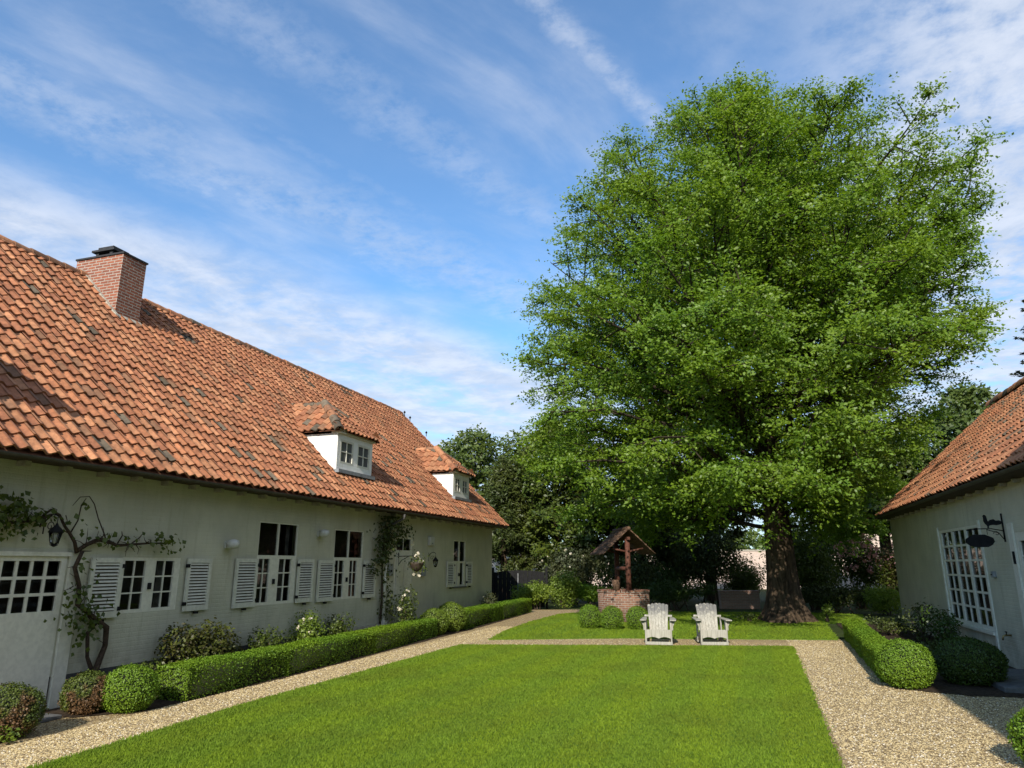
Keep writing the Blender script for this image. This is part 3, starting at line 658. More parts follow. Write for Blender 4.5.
# garage door with glazed top
d = window(H, 'door', XW + .02, 1, 4.9, 7.70, .02, 2.0, [(5.02, 6.26, 1.28, 1.94, 6, 3), (6.36, 7.62, 1.28, 1.94, 6, 3)], .05, mun=.04)
MB().box((XW - .02, 7.74, .0), (XW + .045, 7.93, 2.06)).build('door_post', M['white_paint'], H)
MB().box((XW + .003, 4.9, 2.003), (XW + .05, 7.738, 2.06)).build('lintel', M['white_paint'], H)
d = window(H, 'door', XW, 1, 17.62, 18.72, .12, 2.62, [(17.74, 18.60, 2.27, 2.58, 2, 1)], .06)
for p_, q_ in ((17.72, 18.14), (18.2, 18.62)): MB().box((XW - .012, p_, .2), (XW + .006, q_, 2.14)).build('door_panel', M['shutter'], d)
b = MB(); b.tube([(XW - .012, 18.52, 1.1), (XW + .05, 18.52, 1.1), (XW + .05, 18.44, 1.1)], .012, 6); b.build('handle', M['iron'], d)

# ------------------------------------------------------------------ fittings on the left wall
def floodlight(y, z, label):
    o = thing('floodlight', label, 'lamp', (XW, y, z), group='floodlights on the farmhouse wall')
    b = MB(); b.box((.0, -.05, -.06), (.04, .05, .06)); b.tube([(.03, 0, 0), (.10, .0, .02)], .022, 8); b.build('bracket', M['plastic'], o)
    b = MB(); b.lathe((.14, .02, -.07), [(.02, 0), (.10, .02), (.115, .09), (.10, .15), (.03, .17)], 16); b.build('lamp_head', M['plastic'], o)
floodlight(10.93, 2.24, 'white floodlight on the farmhouse wall between the small window and the first tall window')
floodlight(13.9, 2.55, 'white round floodlight on the farmhouse wall between the two tall windows')
o = thing('alarm_box', 'pale square alarm box high on the wall right of the farmhouse door', 'alarm box', (XW, 19.87, 2.57))
b = MB(); b.box((0, -.16, -.13), (.09, .16, .13)); b.build('casing', M['plastic'], o, .015); b = MB(); b.box((.09, -.03, -.09), (.10, .03, -.05)); b.build('indicator', M['lead'], o)
def lantern(y, z, label, arm=.30):
    o = thing('wall_lantern', label, 'lantern', (XW, y, z), group='wrought iron lanterns on the farmhouse wall'); o.scale = (.78,) * 3
    b = MB(); b.tube([(.0, 0, .35), (.0, 0, .02)], .012, 6)
    sw = [(arm * t_, 0, .32 - .10 * (1 - t_) + .08 * math.sin(t_ * 3.1)) for t_ in np.linspace(0, 1, 8)]; b.tube(sw, .011, 6)
    b.tube([(arm * .5 + .09 * math.cos(a) * (1 - a / 9), 0, .15 + .09 * math.sin(a) * (1 - a / 9)) for a in np.linspace(0, 7, 16)], .008, 5); b.tube([(arm, 0, .33), (arm, 0, .14)], .007, 5); b.build('bracket', M['iron'], o)
    b = MB(); b.lathe((arm, 0, -.16), [(.04, 0), (.06, .02), (.10, .2)], 6); b.build('glass_body', M['glass'], o)
    b = MB(); b.lathe((arm, 0, .04), [(.125, 0), (.10, .05), (.03, .12), (.015, .16)], 6); b.lathe((arm, 0, -.20), [(.015, 0), (.065, .03), (.065, .04)], 6)
    for i in range(6):
        a = i * math.pi / 3; b.tube([(arm + .06 * math.cos(a), .06 * math.sin(a), -.15), (arm + .103 * math.cos(a), .103 * math.sin(a), .045)], .007, 4)
    b.build('cage', M['iron'], o)
lantern(7.28, 2.28, 'dark iron lantern half wrapped in vine above the glazed garage door')
lantern(19.8, 1.96, 'dark iron lantern on a curled bracket right of the farmhouse front door')
o = thing('letter_box', 'small grey letter box on the wall right of the farmhouse door', 'letter box', (XW, 19.35, 1.72)); b = MB(); b.box((0, -.11, -.16), (.10, .11, .15)); b.build('casing', M['lead'], o, .01); b = MB(); b.box((.10, -.08, .06), (.104, .08, .085)); b.build('slot', M['iron'], o)
o = thing('intercom', 'small grey box on the wall between the downpipe and the farmhouse door', 'intercom', (XW, 17.32, 1.75)); b = MB(); b.box((0, -.12, -.16), (.07, .12, .15)); b.build('casing', M['lead'], o, .01); b = MB(); b.box((.07, -.05, -.06), (.074, .05, .0)); b.build('button_plate', M['iron'], o)
# hanging basket on a bracket beside the front door
o = thing('hanging_basket', 'hanging basket of white flowers on an iron bracket before the farmhouse door', 'hanging basket', (XW, 17.85, 2.1))
b = MB(); b.tube([(0, 0, .1), (0, 0, -.25)], .012, 6); b.tube([(0, 0, .0), (.62, 0, .02)], .011, 6); b.tube([(0, 0, -.22), (.1, 0, -.1), (.3, 0, .0)], .009, 6); b.tube([(.55, 0, .02), (.55, 0, -.12)], .006, 5); b.build('bracket', M['iron'], o)
b = MB(); b.lathe((.55, 0, -.40), [(.03, 0), (.13, .06), (.19, .20), (.2, .24)], 14); b.build('basket', M['dark_wood'], o)
P = rng.normal(0, 1, (160, 3)) * (.13, .13, .12) + (.55, 0, -.2); Vl = leaf_arrays(P, rnd_dirs(160), .07); leaf_object('foliage', Vl, M['leaf_mid'], o)
for i in range(12):
    Pf = rng.normal(0, .03, (6, 3)); f_ = leaf_object('bloom', leaf_arrays(Pf, rnd_dirs(6), .08, .9), M['white_petal'], o); f_.location = (.55 + rng.normal(0, .10), rng.normal(0, .10), -.15 + rng.normal(0, .2))


# ================================================================== RIGHT HOUSE
XR = 4.60; YR = 26.5; YN = 9.0
G = thing('outbuilding', 'low white building on the right with orange pantile roof and a tall lattice window', 'house', (XR, 18, 0))
b = MB(); wh = (17.05, 20.35, .58, 2.70); dh = (14.0, 15.05, .12, 2.45)
wall_grid(b, XR, YN, YR, 0., 3.45, [wh, dh], .14, -1)
RX, RZ = 8.25, 7.05; ERX, ERZ = 4.29, 3.46; xb2 = 2 * RX - XR
b.add([(XR, YR, 0), (xb2, YR, 0), (xb2, YR, 3.4), (RX, YR, 6.9), (XR, YR, 3.45)], [(4, 3, 2, 1, 0)])
b.add([(xb2, YN, 0), (xb2, YR, 0), (xb2, YR, 3.4), (xb2, YN, 3.4)], [(0, 1, 2, 3)])
b.build('wall', M['plaster'], G)
MB().box((XR + .33, YN + .2, .1), (XR + .9, YR - .2, 3.2)).build('interior', M['dark_wood'], G)  # dark box in place of the unlit room
SL2 = math.hypot(RX - ERX, RZ - ERZ); s2 = np.array([RX - ERX, 0, RZ - ERZ]) / SL2; n2 = np.array([-s2[2], 0, s2[0]])
pr = tiled((ERX, 26.78, ERZ), (0, -1, 0), s2, n2, 18.0, SL2, .225, .31, dark=.06)
rr = col_mesh('roof', [pr, slab([(2 * RX - ERX, 8.78, ERZ), (RX, 8.78, RZ), (RX, 26.78, RZ), (2 * RX - ERX, 26.78, ERZ)]), slab([(ERX, 8.78, ERZ - .02), (ERX, 26.77, ERZ - .02), (RX, 26.77, RZ - .02), (RX, 8.78, RZ - .02)])], G)
col_mesh('ridge_tiles', [ridge_tiles((RX, 26.95, RZ + .02), (RX, 8.8, RZ + .02), .21, .42)], rr)
b = MB(); b.prism([(ERX, 26.79, ERZ - .10), (RX, 26.79, RZ - .12), (RX, 26.79, RZ - .02), (ERX, 26.79, ERZ - .0)], (0, .04, 0)); b.build('verge_board', M['dark_wood'], G)
b = MB(); b.prism([(XR - .003, YN, 3.34), (ERX, YN, 3.40), (ERX, YN, 3.435), (XR - .003, YN, 3.435)], (0, YR + .2 - YN, 0)); b.build('soffit', M['dark_wood'], G)
b = MB()
for y in np.arange(YN + .4, YR, .7): b.box((XR - .12, y, 3.275), (XR - .004, y + .09, 3.337))
tag(b.build('rafter_tails', M['mortar'], G), kind='stuff')
b = MB(); pts = [(ERX - .06 + .055 * math.cos(a), .055 * math.sin(a)) for a in np.linspace(math.pi, 2 * math.pi, 8)]
b.prism([(x, YN - .2, ERZ - .03 + z) for x, z in pts] + [(x + (ERX - .06 - x) * .12, YN - .2, ERZ - .03 + z * .88) for x, z in pts[::-1]], (0, 17.9, 0)); b.build('gutter', M['zinc'], G)
cells = []; cw = (wh[1] - wh[0] - .12) / 3
for i in range(3): cells.append((wh[0] + .10 + i * cw, wh[0] + .10 + i * cw + cw - .13, wh[2] + .08, wh[3] - .06, 2, 6))
window(G, 'window', XR, -1, wh[0], wh[1], wh[2], wh[3], cells, .05, mun=.045)
b = MB(); b.box((XR - .07, wh[0] - .05, wh[2] - .06), (XR + .02, wh[1] + .05, wh[2] - .003)); b.build('sill', M['white_paint'], G)
for p_, q_ in ((wh[1] + .003, wh[1] + .10), (wh[0] - .10, wh[0] - .003)): MB().box((XR - .03, p_, .1), (XR + .02, q_, wh[3] + .08)).build('window_post', M['white_paint'], G)
d = window(G, 'door', XR, -1, dh[0], dh[1], dh[2], dh[3], [(14.14, 14.92, 1.5, 2.3, 2, 3)], .05)
MB().box((XR - .06, 15.10, 1.90), (XR - .02, 15.16, 2.12)).build('hinge', M['iron'], G)
MB().box((XR - .035, 15.06, .1), (XR + .02, 15.30, 2.62)).build('door_post', M['white_paint'], G)
# unseen wing added out of the picture, made tall to shade bed and sign
b = MB(); wx0, wx1, wy0, wy1, we, wr = 3.85, 10.6, -7.5, 6.9, 6.75, 10.0
b.box((wx0, wy0, 0), (wx1, wy1, we)); wm = (wx0 + wx1) / 2
b.add([(wx0, wy1, we), (wx1, wy1, we), (wm, wy1, wr)], [(2, 1, 0)]); b.add([(wx0, wy0, we), (wx1, wy0, we), (wm, wy0, wr)], [(0, 1, 2)]); b.build('shade_wing_wall', M['plaster'], G)
sl = math.hypot(wm - 3.5, wr - we + .35); sv = np.array([(wm - 3.5) / sl, 0, (wr - we + .35) / sl])
wparts = [tiled((3.5, 7.1, we - .3), (0, -1, 0), sv, (-sv[2], 0, sv[0]), 14.8, sl, .24, .33), slab([(2 * wm - 3.5, -7.7, we - .3), (wm, -7.7, wr + .05), (wm, 7.1, wr + .05), (2 * wm - 3.5, 7.1, we - .3)])]
col_mesh('shade_wing_roof', wparts + [slab([(3.5, -7.7, we - .33), (3.5, 7.1, we - .33), (wm, 7.1, wr + .02), (wm, -7.7, wr + .02)])], G)

# rooster sign on a wrought bracket
o = thing('hanging_sign', 'black rooster sign with a blank dark board on a wrought bracket, right building', 'sign', (XR, 15.55, 2.5)); o.scale = (.84,) * 3
b = MB(); b.tube([(-.02, 0, .38), (-.02, 0, -.24)], .016, 6)
b.tube([(-.02, 0, .0), (-.25, 0, .05), (-.5, 0, .05), (-.74, 0, .02)], .012, 6); b.tube([(-.02, 0, -.2), (-.12, 0, -.04), (-.34, 0, .03)], .010, 6)
b.tube([(-.16 - .06 * math.cos(a) * (1 - a / 8), 0, -.06 + .06 * math.sin(a) * (1 - a / 8)) for a in np.linspace(0, 6, 14)], .007, 5)
for xx in (-.34, -.66): b.tube([(xx, 0, .04), (xx, 0, -.08)], .007, 5)
b.build('bracket', M['iron'], o)
prof = [(-.04, .05), (-.10, .10), (-.16, .09), (-.20, .13), (-.27, .11), (-.30, .07), (-.315, .10), (-.32, .17), (-.33, .22), (-.36, .25), (-.385, .22), (-.40, .215), (-.385, .20), (-.385, .15), (-.39, .08), (-.37, .02), (-.34, -.03), (-.33, -.06), (-.335, -.10), (-.30, -.10), (-.305, -.06), (-.28, -.03), (-.22, -.02), (-.15, -.03), (-.08, -.01)]
b = MB(); b.prism([(x * 1.05 + .03, -.01, z * .85 + .15) for x, z in prof], (0, .02, 0)); b.build('rooster', M['iron'], o)
b = MB(); bp_ = [(-.80, -.20), (-.76, -.24), (-.70, -.24), (-.66, -.10), (-.50, -.075), (-.34, -.10), (-.30, -.14), (-.25, -.14), (-.23, -.20), (-.25, -.28), (-.30, -.30), (-.33, -.36), (-.62, -.375), (-.70, -.34), (-.76, -.33), (-.80, -.28)]
bp_ = [(-.78, -.17), (-.70, -.12), (-.62, -.075), (-.40, -.075), (-.32, -.11), (-.24, -.15), (-.22, -.23), (-.27, -.30), (-.36, -.35), (-.62, -.35), (-.72, -.31), (-.79, -.25)]
b.prism([(x, -.015, z) for x, z in bp_], (0, .03, 0)); b.build('sign_board', M['iron'], o)
o = thing('garden_tap', 'brass garden tap on the white wall right of the lattice window', 'tap', (XR, 16.15, .6))
b = MB(); b.tube([(0, 0, 0), (-.10, 0, 0), (-.14, 0, -.02), (-.15, 0, -.09)], .016, 8); b.build('spout', M['brass'], o); b = MB(); b.tube([(-.08, 0, .0), (-.08, 0, .06)], .01, 6); b.tube([(-.08, -.05, .06), (-.08, .05, .06)], .01, 6); b.build('handle', M['iron'], o)
o = thing('door_bell', 'small grey bell box on the white wall right of the lattice window', 'bell', (XR, 16.5, 1.70)); b = MB(); b.box((-.06, -.07, -.06), (0, .07, .06)); b.build('casing', M['lead'], o, .01); b = MB(); b.lathe((-.065, 0, -.012), [(.02, 0), (.02, .02)], 10); b.build('button', M['iron'], o)
tag(MB().box((3.55, 13.2, 0), (4.58, 15.5, .09)).build('doorstep', M['stone'], None, .015), 'dark bluestone doorstep in front of the right building', 'doorstep')

tag(MB().box((-9.06, 5.2, 0), (-8.42, 7.4, .05)).build('doorstep', M['stone'], None, .012), 'grey stone doorstep at the foot of the glazed garage door', 'doorstep')
# ------------------------------------------------------------------ hedges and box balls
def box_hedge(name, label, pts, wd, h, m, dens=3200, size=.03, group=None, cat='hedge'):
    """clipped hedge along a polyline"""
    P_all, N_all, cv, cf = [], [], [], []
    for i in range(len(pts) - 1):
        a = np.array(pts[i] + (0,), float); c = np.array(pts[i + 1] + (0,), float); L = np.linalg.norm(c - a); dx = (c - a) / L; sx = np.array([dx[1], -dx[0], 0])
        def face(n, f_pos, nrm):
            P_all.append(f_pos); N_all.append(np.repeat(nrm[None], len(f_pos), 0))
        def col_(x): return np.asarray(x)[:, None]
        n = int(L * wd * dens * 1.15); u = rng.uniform(0, L, n); v = rng.uniform(-wd / 2, wd / 2, n)
        rd = .06 * np.clip((np.abs(v) / (wd / 2) - .75) / .25, 0, 1) ** 2
        face(n, a + col_(u) * dx + col_(v) * sx + col_(h - rd) * np.array([0, 0, 1]), np.array([0, 0, 1.]))
        for sg in (1, -1):
            n = int(L * h * dens); u = rng.uniform(0, L, n); z = h * rng.random(n) ** .85
            off = wd / 2 - .05 * np.clip((z / h - .85) / .15, 0, 1) ** 2 - .03 * (1 - z / h)
            face(n, a + col_(u) * dx + col_(sg * off) * sx + col_(z) * np.array([0, 0, 1]), sx * sg)
        for e, sg in ((a, -1), (c, 1)):
            n = int(wd * h * dens); v = rng.uniform(-wd / 2, wd / 2, n); z = rng.uniform(0, h, n)
            face(n, e + col_(v) * sx + col_(z) * np.array([0, 0, 1]), dx * sg)
        i0 = wd / 2 - .05; b0 = len(cv)
        for q_ in (a + dx * .05, c - dx * .05):
            for sg, z in ((-1, 0.), (1, 0.), (1, h - .05), (-1, h - .05)): cv.append(q_ + sx * sg * i0 + np.array([0, 0, z]))
        cf += [(b0, b0 + 1, b0 + 5, b0 + 4), (b0 + 1, b0 + 2, b0 + 6, b0 + 5), (b0 + 2, b0 + 3, b0 + 7, b0 + 6), (b0 + 3, b0, b0 + 4, b0 + 7), (b0, b0 + 3, b0 + 2, b0 + 1), (b0 + 4, b0 + 5, b0 + 6, b0 + 7)]
    P = np.concatenate(P_all); N = np.concatenate(N_all)
    P = P + N * (wob(P, 3.1) * .025 + rng.normal(-.012, .016, len(P)))[:, None]; P[:, 2] = np.maximum(P[:, 2], .015)
    Nl = unit(N * .9 + rnd_dirs(len(P)) * .8 + (0, 0, .25))
    o = leaf_object(name, leaf_arrays(P, Nl, size, .65), m, None, (np.array(cv), cf, M['core']))
    return tag(o, label, cat, group)
def box_ball(label, c, r, m, size=.03, dens=3600, group='clipped box balls', flat=.9, name='box_ball', cat='box ball'):
    rr = np.array([r, r, r * flat]); n = int(4 * math.pi * r * r * dens); dd = rnd_dirs(n); z0 = r * flat * .92
    P = dd * rr * (1 + wob(dd * 2.2, 2.3, c[0]) * .055 + rng.normal(-.02, .035, n) / (r * 2))[:, None]; P[:, 2] += z0; k = P[:, 2] > .01; P = P[k]; dd = dd[k]
    Nl = unit(dd * .9 + rnd_dirs(len(P)) * .8 + (0, 0, .2)); cv, cf = sphere_core(rr - .05); cv[:, 2] += z0; cv[:, 2] = np.maximum(cv[:, 2], 0.005)
    o = leaf_object(name, leaf_arrays(P, Nl, size, .65), m, None, (cv, cf, M['core'])); o.location = (c[0], c[1], 0)
    return tag(o, label, cat, group)
box_hedge('box_hedge', 'long low clipped box hedge along the left farmhouse bed', [(-8.02, 8.75), (-8.05, 11.2), (-8.17, 14.5), (-8.38, 18.3)], .58, .47, M['leaf_box'], 4200, .028, 'clipped box hedges')
box_hedge('box_hedge', 'far low box hedge beyond the two soft balls, left farmhouse bed', [(-8.42, 20.5), (-8.62, 24.5), (-8.8, 28.6)], .6, .55, M['leaf_box'], 2200, .036, 'clipped box hedges')
box_hedge('box_hedge', 'short narrow box hedge leading to the sunlit ball on the right gravel', [(2.13, 13.7), (2.28, 17.2), (2.42, 20.9)], .42, .50, M['leaf_box'], 4200, .028, 'clipped box hedges')
box_ball('bright green box ball at the near end of the long left hedge', (-8.02, 8.02), .345, M['leaf_box'], .024, 6000, flat=.86)
box_ball('half browned box ball standing against the farmhouse garage door', (-8.12, 6.42), .345, M['leaf_brown'], .024, 6000, flat=.85)
box_ball('dull browned box bush between garage door post and bright ball', (-8.42, 7.74), .31, M['leaf_brown'], .026, 5500, flat=.85)
box_ball('nearer of two soft yellow-green balls in the gap of the left hedges', (-8.40, 18.75), .40, M['leaf_light'], .034, 3000)
box_ball('farther of two soft yellow-green balls in the gap of the left hedges', (-8.42, 19.95), .46, M['leaf_light'], .034, 3000)
box_ball('leftmost of the three box balls in front of the brick well', (-4.70, 21.95), .345, M['leaf_box'], .028, 4200, flat=1.05)
box_ball('middle of the three box balls in front of the brick well', (-4.0, 21.85), .335, M['leaf_box'], .028, 4200, flat=1.05)
box_ball('box ball half hidden behind the left garden chair', (-3.27, 22.1), .335, M['leaf_box'], .028, 4200, flat=1.05)
box_ball('sunlit box ball at the end of the hedge on the right gravel', (2.25, 13.3), .415, M['leaf_box'], .026, 5600, flat=.9)
box_ball('wide shaded box ball beside the doorstep of the right building', (3.32, 14.0), .52, M['leaf_box_dark'], .03, 3600, flat=.72)  # darker copy of the box leaf, shade put into its colour
box_ball('box bush cut by the picture corner at the lower right', (2.62, 8.55), .33, M['leaf_box'], .026, 5200)

# ------------------------------------------------------------------ shrubs and plants
def shrub(name, label, c, rad, n, size, m, cat='shrub', group=None, flowers=None, lobes=6, stems=7, hollow=.35, aspect=.55, nflo=60, fsize=.08):
    """loose shrub: stems plus leaves in overlapping lobes"""
    o = thing(name, label, cat, (c[0], c[1], 0), group=group); rx, ry, h = rad
    lc = np.stack([rng.uniform(-.55, .55, lobes) * rx, rng.uniform(-.55, .55, lobes) * ry, rng.uniform(.3, .78, lobes) * h], 1); lc[0] = (0, 0, h * .6)
    lr = rng.uniform(.42, .62, lobes)
    w_ = rng.integers(0, lobes, n); dd = rnd_dirs(n); rr = (hollow + (1 - hollow) * rng.random(n) ** .5) * lr[w_]
    rr = rr * (1 + .28 * wob(dd * 3 + w_[:, None], 2.5))
    P = lc[w_] + dd * rr[:, None] * (rx, ry, h * .62); k = (P[:, 2] > .02); P = P[k]; dd = dd[k]
    N = unit(dd * .7 + rnd_dirs(len(P)) * .9 + (0, 0, .45))
    b = MB()
    for i in range(stems):
        tgt = lc[i % lobes] + rng.normal(0, .08, 3) * rad; b0 = np.array([rng.normal(0, .06), rng.normal(0, .06), 0]) * (rx / .5)
        b.tube([tuple(b0), tuple(b0 * .6 + tgt * .4 + (0, 0, h * .08)), tuple(tgt)], [.012 + .012 * h, .01 + .006 * h, .006], 5)
    b.build('stems', M['stem'], o); leaf_object('foliage', leaf_arrays(P, N, size, aspect), m, o)
    if flowers:
        top = np.argsort(-(P[:, 2] / h - P[:, 1] / ry * .6 + rng.normal(0, .4, len(P))))[:nflo]
        for p_ in P[top]:
            Pf = rng.normal(0, fsize * .3, (6, 3)); Pf[0] = 0
            f_ = leaf_object('bloom', leaf_arrays(Pf, rnd_dirs(6), fsize, .9), M[flowers], o); f_.location = tuple(p_ + (0, -.03, .03))
    return o
g1 = 'plants in the bed under the farmhouse windows'
shrub('rose_bush', 'dark bronze-leaved rose bush under the small shuttered window', (-8.58, 10.15), (.55, .82, 1.1), 4200, .062, M['leaf_red'], 'rose bush', g1, lobes=7)
shrub('rose_bush', 'sparse small rose bush under the left shutter of the first tall window', (-8.72, 11.9), (.35, .55, .72), 1300, .055, M['leaf_mid'], 'rose bush', g1)
shrub('rose_bush', 'upright rose bush with a few pale blooms between the two tall windows', (-8.75, 13.2), (.38, .5, 1.02), 1900, .055, M['leaf_light'], 'rose bush', g1, flowers='white_petal', nflo=7, fsize=.05)
shrub('rose_bush', 'low green rose bush under the second tall window', (-8.75, 14.5), (.34, .65, .80), 1500, .055, M['leaf_mid'], 'rose bush', g1)
shrub('garden_plant', 'low leafy plant behind the hedge, nearest the small window', (-8.72, 9.0), (.25, .35, .6), 400, .05, M['leaf_mid'], 'plant', g1)
shrub('garden_plant', 'rounded flowering plant at the far corner of the farmhouse', (-8.85, 24.3), (.4, .7, .95), 900, .06, M['leaf_grey'], 'plant', g1)
shrub('hydrangea', 'white flowering shrub at the foot of the climber by the farmhouse door', (-8.75, 17.55), (.34, .42, 1.25), 1300, .06, M['leaf_mid'], 'shrub', g1, flowers='white_petal', nflo=7, fsize=.06)
g2 = 'plants in the shaded bed by the right building'  # leaf colours picked dark to stand in for the bed's shade
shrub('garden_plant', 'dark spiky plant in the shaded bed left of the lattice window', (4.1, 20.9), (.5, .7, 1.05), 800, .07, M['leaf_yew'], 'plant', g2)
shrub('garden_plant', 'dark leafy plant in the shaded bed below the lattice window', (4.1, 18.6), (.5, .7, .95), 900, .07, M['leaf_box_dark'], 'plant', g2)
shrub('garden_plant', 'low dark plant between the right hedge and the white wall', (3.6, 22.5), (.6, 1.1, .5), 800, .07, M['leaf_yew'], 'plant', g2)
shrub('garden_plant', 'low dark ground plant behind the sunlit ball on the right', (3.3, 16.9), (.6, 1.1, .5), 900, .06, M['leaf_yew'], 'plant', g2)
shrub('garden_plant', 'small green plant at the foot of the browned ball in the lower left corner', (-7.95, 6.25), (.28, .3, .24), 300, .05, M['leaf_light'], 'plant')

# ------------------------------------------------------------------ climbers on the farmhouse
def wp(y, z, d=.08): return (XW + d, y, z)
V0 = thing('grape_vine', 'gnarled old vine trained over the farmhouse wall between garage door and small window', 'vine', (XW, 8.4, 0))
V0.location = (0, 0, 0)
b = MB()
tr_ = [(8.36, .05), (8.38, .45), (8.5, .75), (8.40, 1.0), (8.12, 1.18), (7.95, 1.35), (7.86, 1.6), (7.80, 1.85), (7.78, 2.08)]
b.tube([wp(y + .05 * math.sin(z * 13), z, .10 + .03 * math.sin(z * 7)) for y, z in tr_], [.055, .045, .036, .042, .034, .036, .030, .030, .028], 8)
b.tube([wp(8.38, .3), wp(8.2, .62), wp(8.15, .95), wp(8.3, 1.1)], [.036, .026, .028, .022], 7)
b.tube([wp(7.78, 2.05), wp(7.72, 2.2), wp(7.62, 2.32), wp(7.52, 2.42), wp(7.42, 2.56), wp(7.28, 2.62), wp(7.18, 2.54), wp(7.16, 2.38)], [.028, .024, .022, .020, .018, .018, .016, .012], 7)
b.tube([wp(7.78, 2.08), wp(7.92, 2.17), wp(8.12, 2.25), wp(8.3, 2.22), wp(8.45, 2.17), wp(8.7, 2.19), wp(9.05, 2.22), wp(9.46, 2.23)], [.03, .03, .034, .028, .024, .02, .015, .009], 7)
b.tube([wp(8.25, 2.22), wp(8.18, 2.35), wp(8.05, 2.55), wp(7.95, 2.75), wp(7.85, 2.85), wp(7.7, 2.83), wp(7.6, 2.7)], [.012, .01, .009, .008, .007, .006, .004], 5)
b.tube([wp(8.45, 2.2), wp(8.52, 2.32), wp(8.5, 2.38)], [.012, .01, .006], 5); b.tube([wp(8.7, 2.2), wp(8.85, 2.3), wp(8.9, 2.36)], [.012, .01, .006], 5)
b.tube([wp(7.62, 2.3), wp(7.72, 2.5), wp(7.74, 2.72), wp(7.8, 2.82)], [.012, .01, .008, .005], 5)
b.tube([wp(7.3, 2.55), wp(7.0, 2.45), wp(6.6, 2.4), wp(6.0, 2.45)], [.025, .022, .02, .018], 6)
for i in range(46):
    y0_, z0_ = random.choice(tr_[2:] + [(7.92, 2.17), (8.12, 2.25), (8.3, 2.22), (8.7, 2.19), (9.05, 2.22), (7.62, 2.32), (7.42, 2.56), (7.0, 2.45)]); a_ = random.uniform(0, 6.28); l_ = random.uniform(.08, .24)
    y0_ += random.uniform(-.1, .1); p1 = (y0_ + math.cos(a_) * l_ * .5 + random.gauss(0, .02), z0_ + math.sin(a_) * l_ * .5 + .02); p2 = (y0_ + math.cos(a_) * l_, z0_ + math.sin(a_) * l_ + random.gauss(.03, .03))
    b.tube([wp(y0_, z0_, .1), wp(*p1, .11), wp(*p2, .09)], [.009, .006, .003], 4)
b.build('vine_trunk', M['vine_bark'], V0)
spots = [(7.9, 1.28, .16, 60), (8.05, 1.15, .16, 50), (7.86, 1.5, .10, 20), (9.15, 2.25, .09, 22), (9.45, 2.26, .11, 34), (8.0, .95, .14, 24), (7.75, 2.7, .06, 5), (6.9, 2.5, .16, 70), (6.6, 2.62, .17, 80), (6.4, 2.42, .2, 110), (6.2, 2.6, .22, 130), (7.15, 2.52, .1, 22), (6.5, 2.35, .16, 60), (8.1, 2.3, .12, 14), (8.6, 2.24, .12, 14), (7.6, 2.4, .10, 12), (7.85, 1.9, .1, 10)]
P = np.concatenate([np.stack([XW + .12 + np.abs(rng.normal(0, .06, n)), rng.normal(y, r, n), rng.normal(z, r * .75, n)], 1) for y, z, r, n in spots])
leaf_object('foliage', leaf_arrays(P, unit(rnd_dirs(len(P)) * .8 + (1, 0, .5)), .075, .85), M['leaf_mid'], V0)
V1 = thing('climbing_plant', 'dark climber up the farmhouse downpipe beside the front door', 'climber', (0, 0, 0))
b = MB(); b.tube([wp(16.8, .05, .06), wp(16.85, 1., .08), wp(16.78, 2., .08), wp(16.85, 3.0, .1)], [.03, .026, .02, .012], 6)
for z, y in ((2.5, 16.2), (2.3, 17.5), (2.7, 17.9), (2.9, 16.4)): b.tube([wp(16.82, z - .3), wp((16.82 + y) / 2, z), wp(y, z + .05)], [.014, .01, .006], 5)
b.build('climber_stem', M['vine_bark'], V1)
spots = [(16.85, 2.8, .28, 170), (16.7, 2.45, .26, 150), (16.55, 2.15, .2, 80), (16.4, 1.95, .18, 80), (17.0, 2.3, .22, 80), (17.3, 2.75, .24, 90), (17.75, 2.75, .2, 70), (16.9, 1.6, .16, 35), (16.95, 1.1, .18, 60), (17.05, .75, .2, 80), (16.2, 1.75, .12, 30), (16.9, 3.02, .2, 120)]
P = np.concatenate([np.stack([XW + .1 + np.abs(rng.normal(0, .14, n)), rng.normal(y, r, n), np.minimum(rng.normal(z, r * .8, n), 3.1)], 1) for y, z, r, n in spots])
leaf_object('foliage', leaf_arrays(P, unit(rnd_dirs(len(P)) * .8 + (1, 0, .4)), .09, .7), M['leaf_yew'], V1)

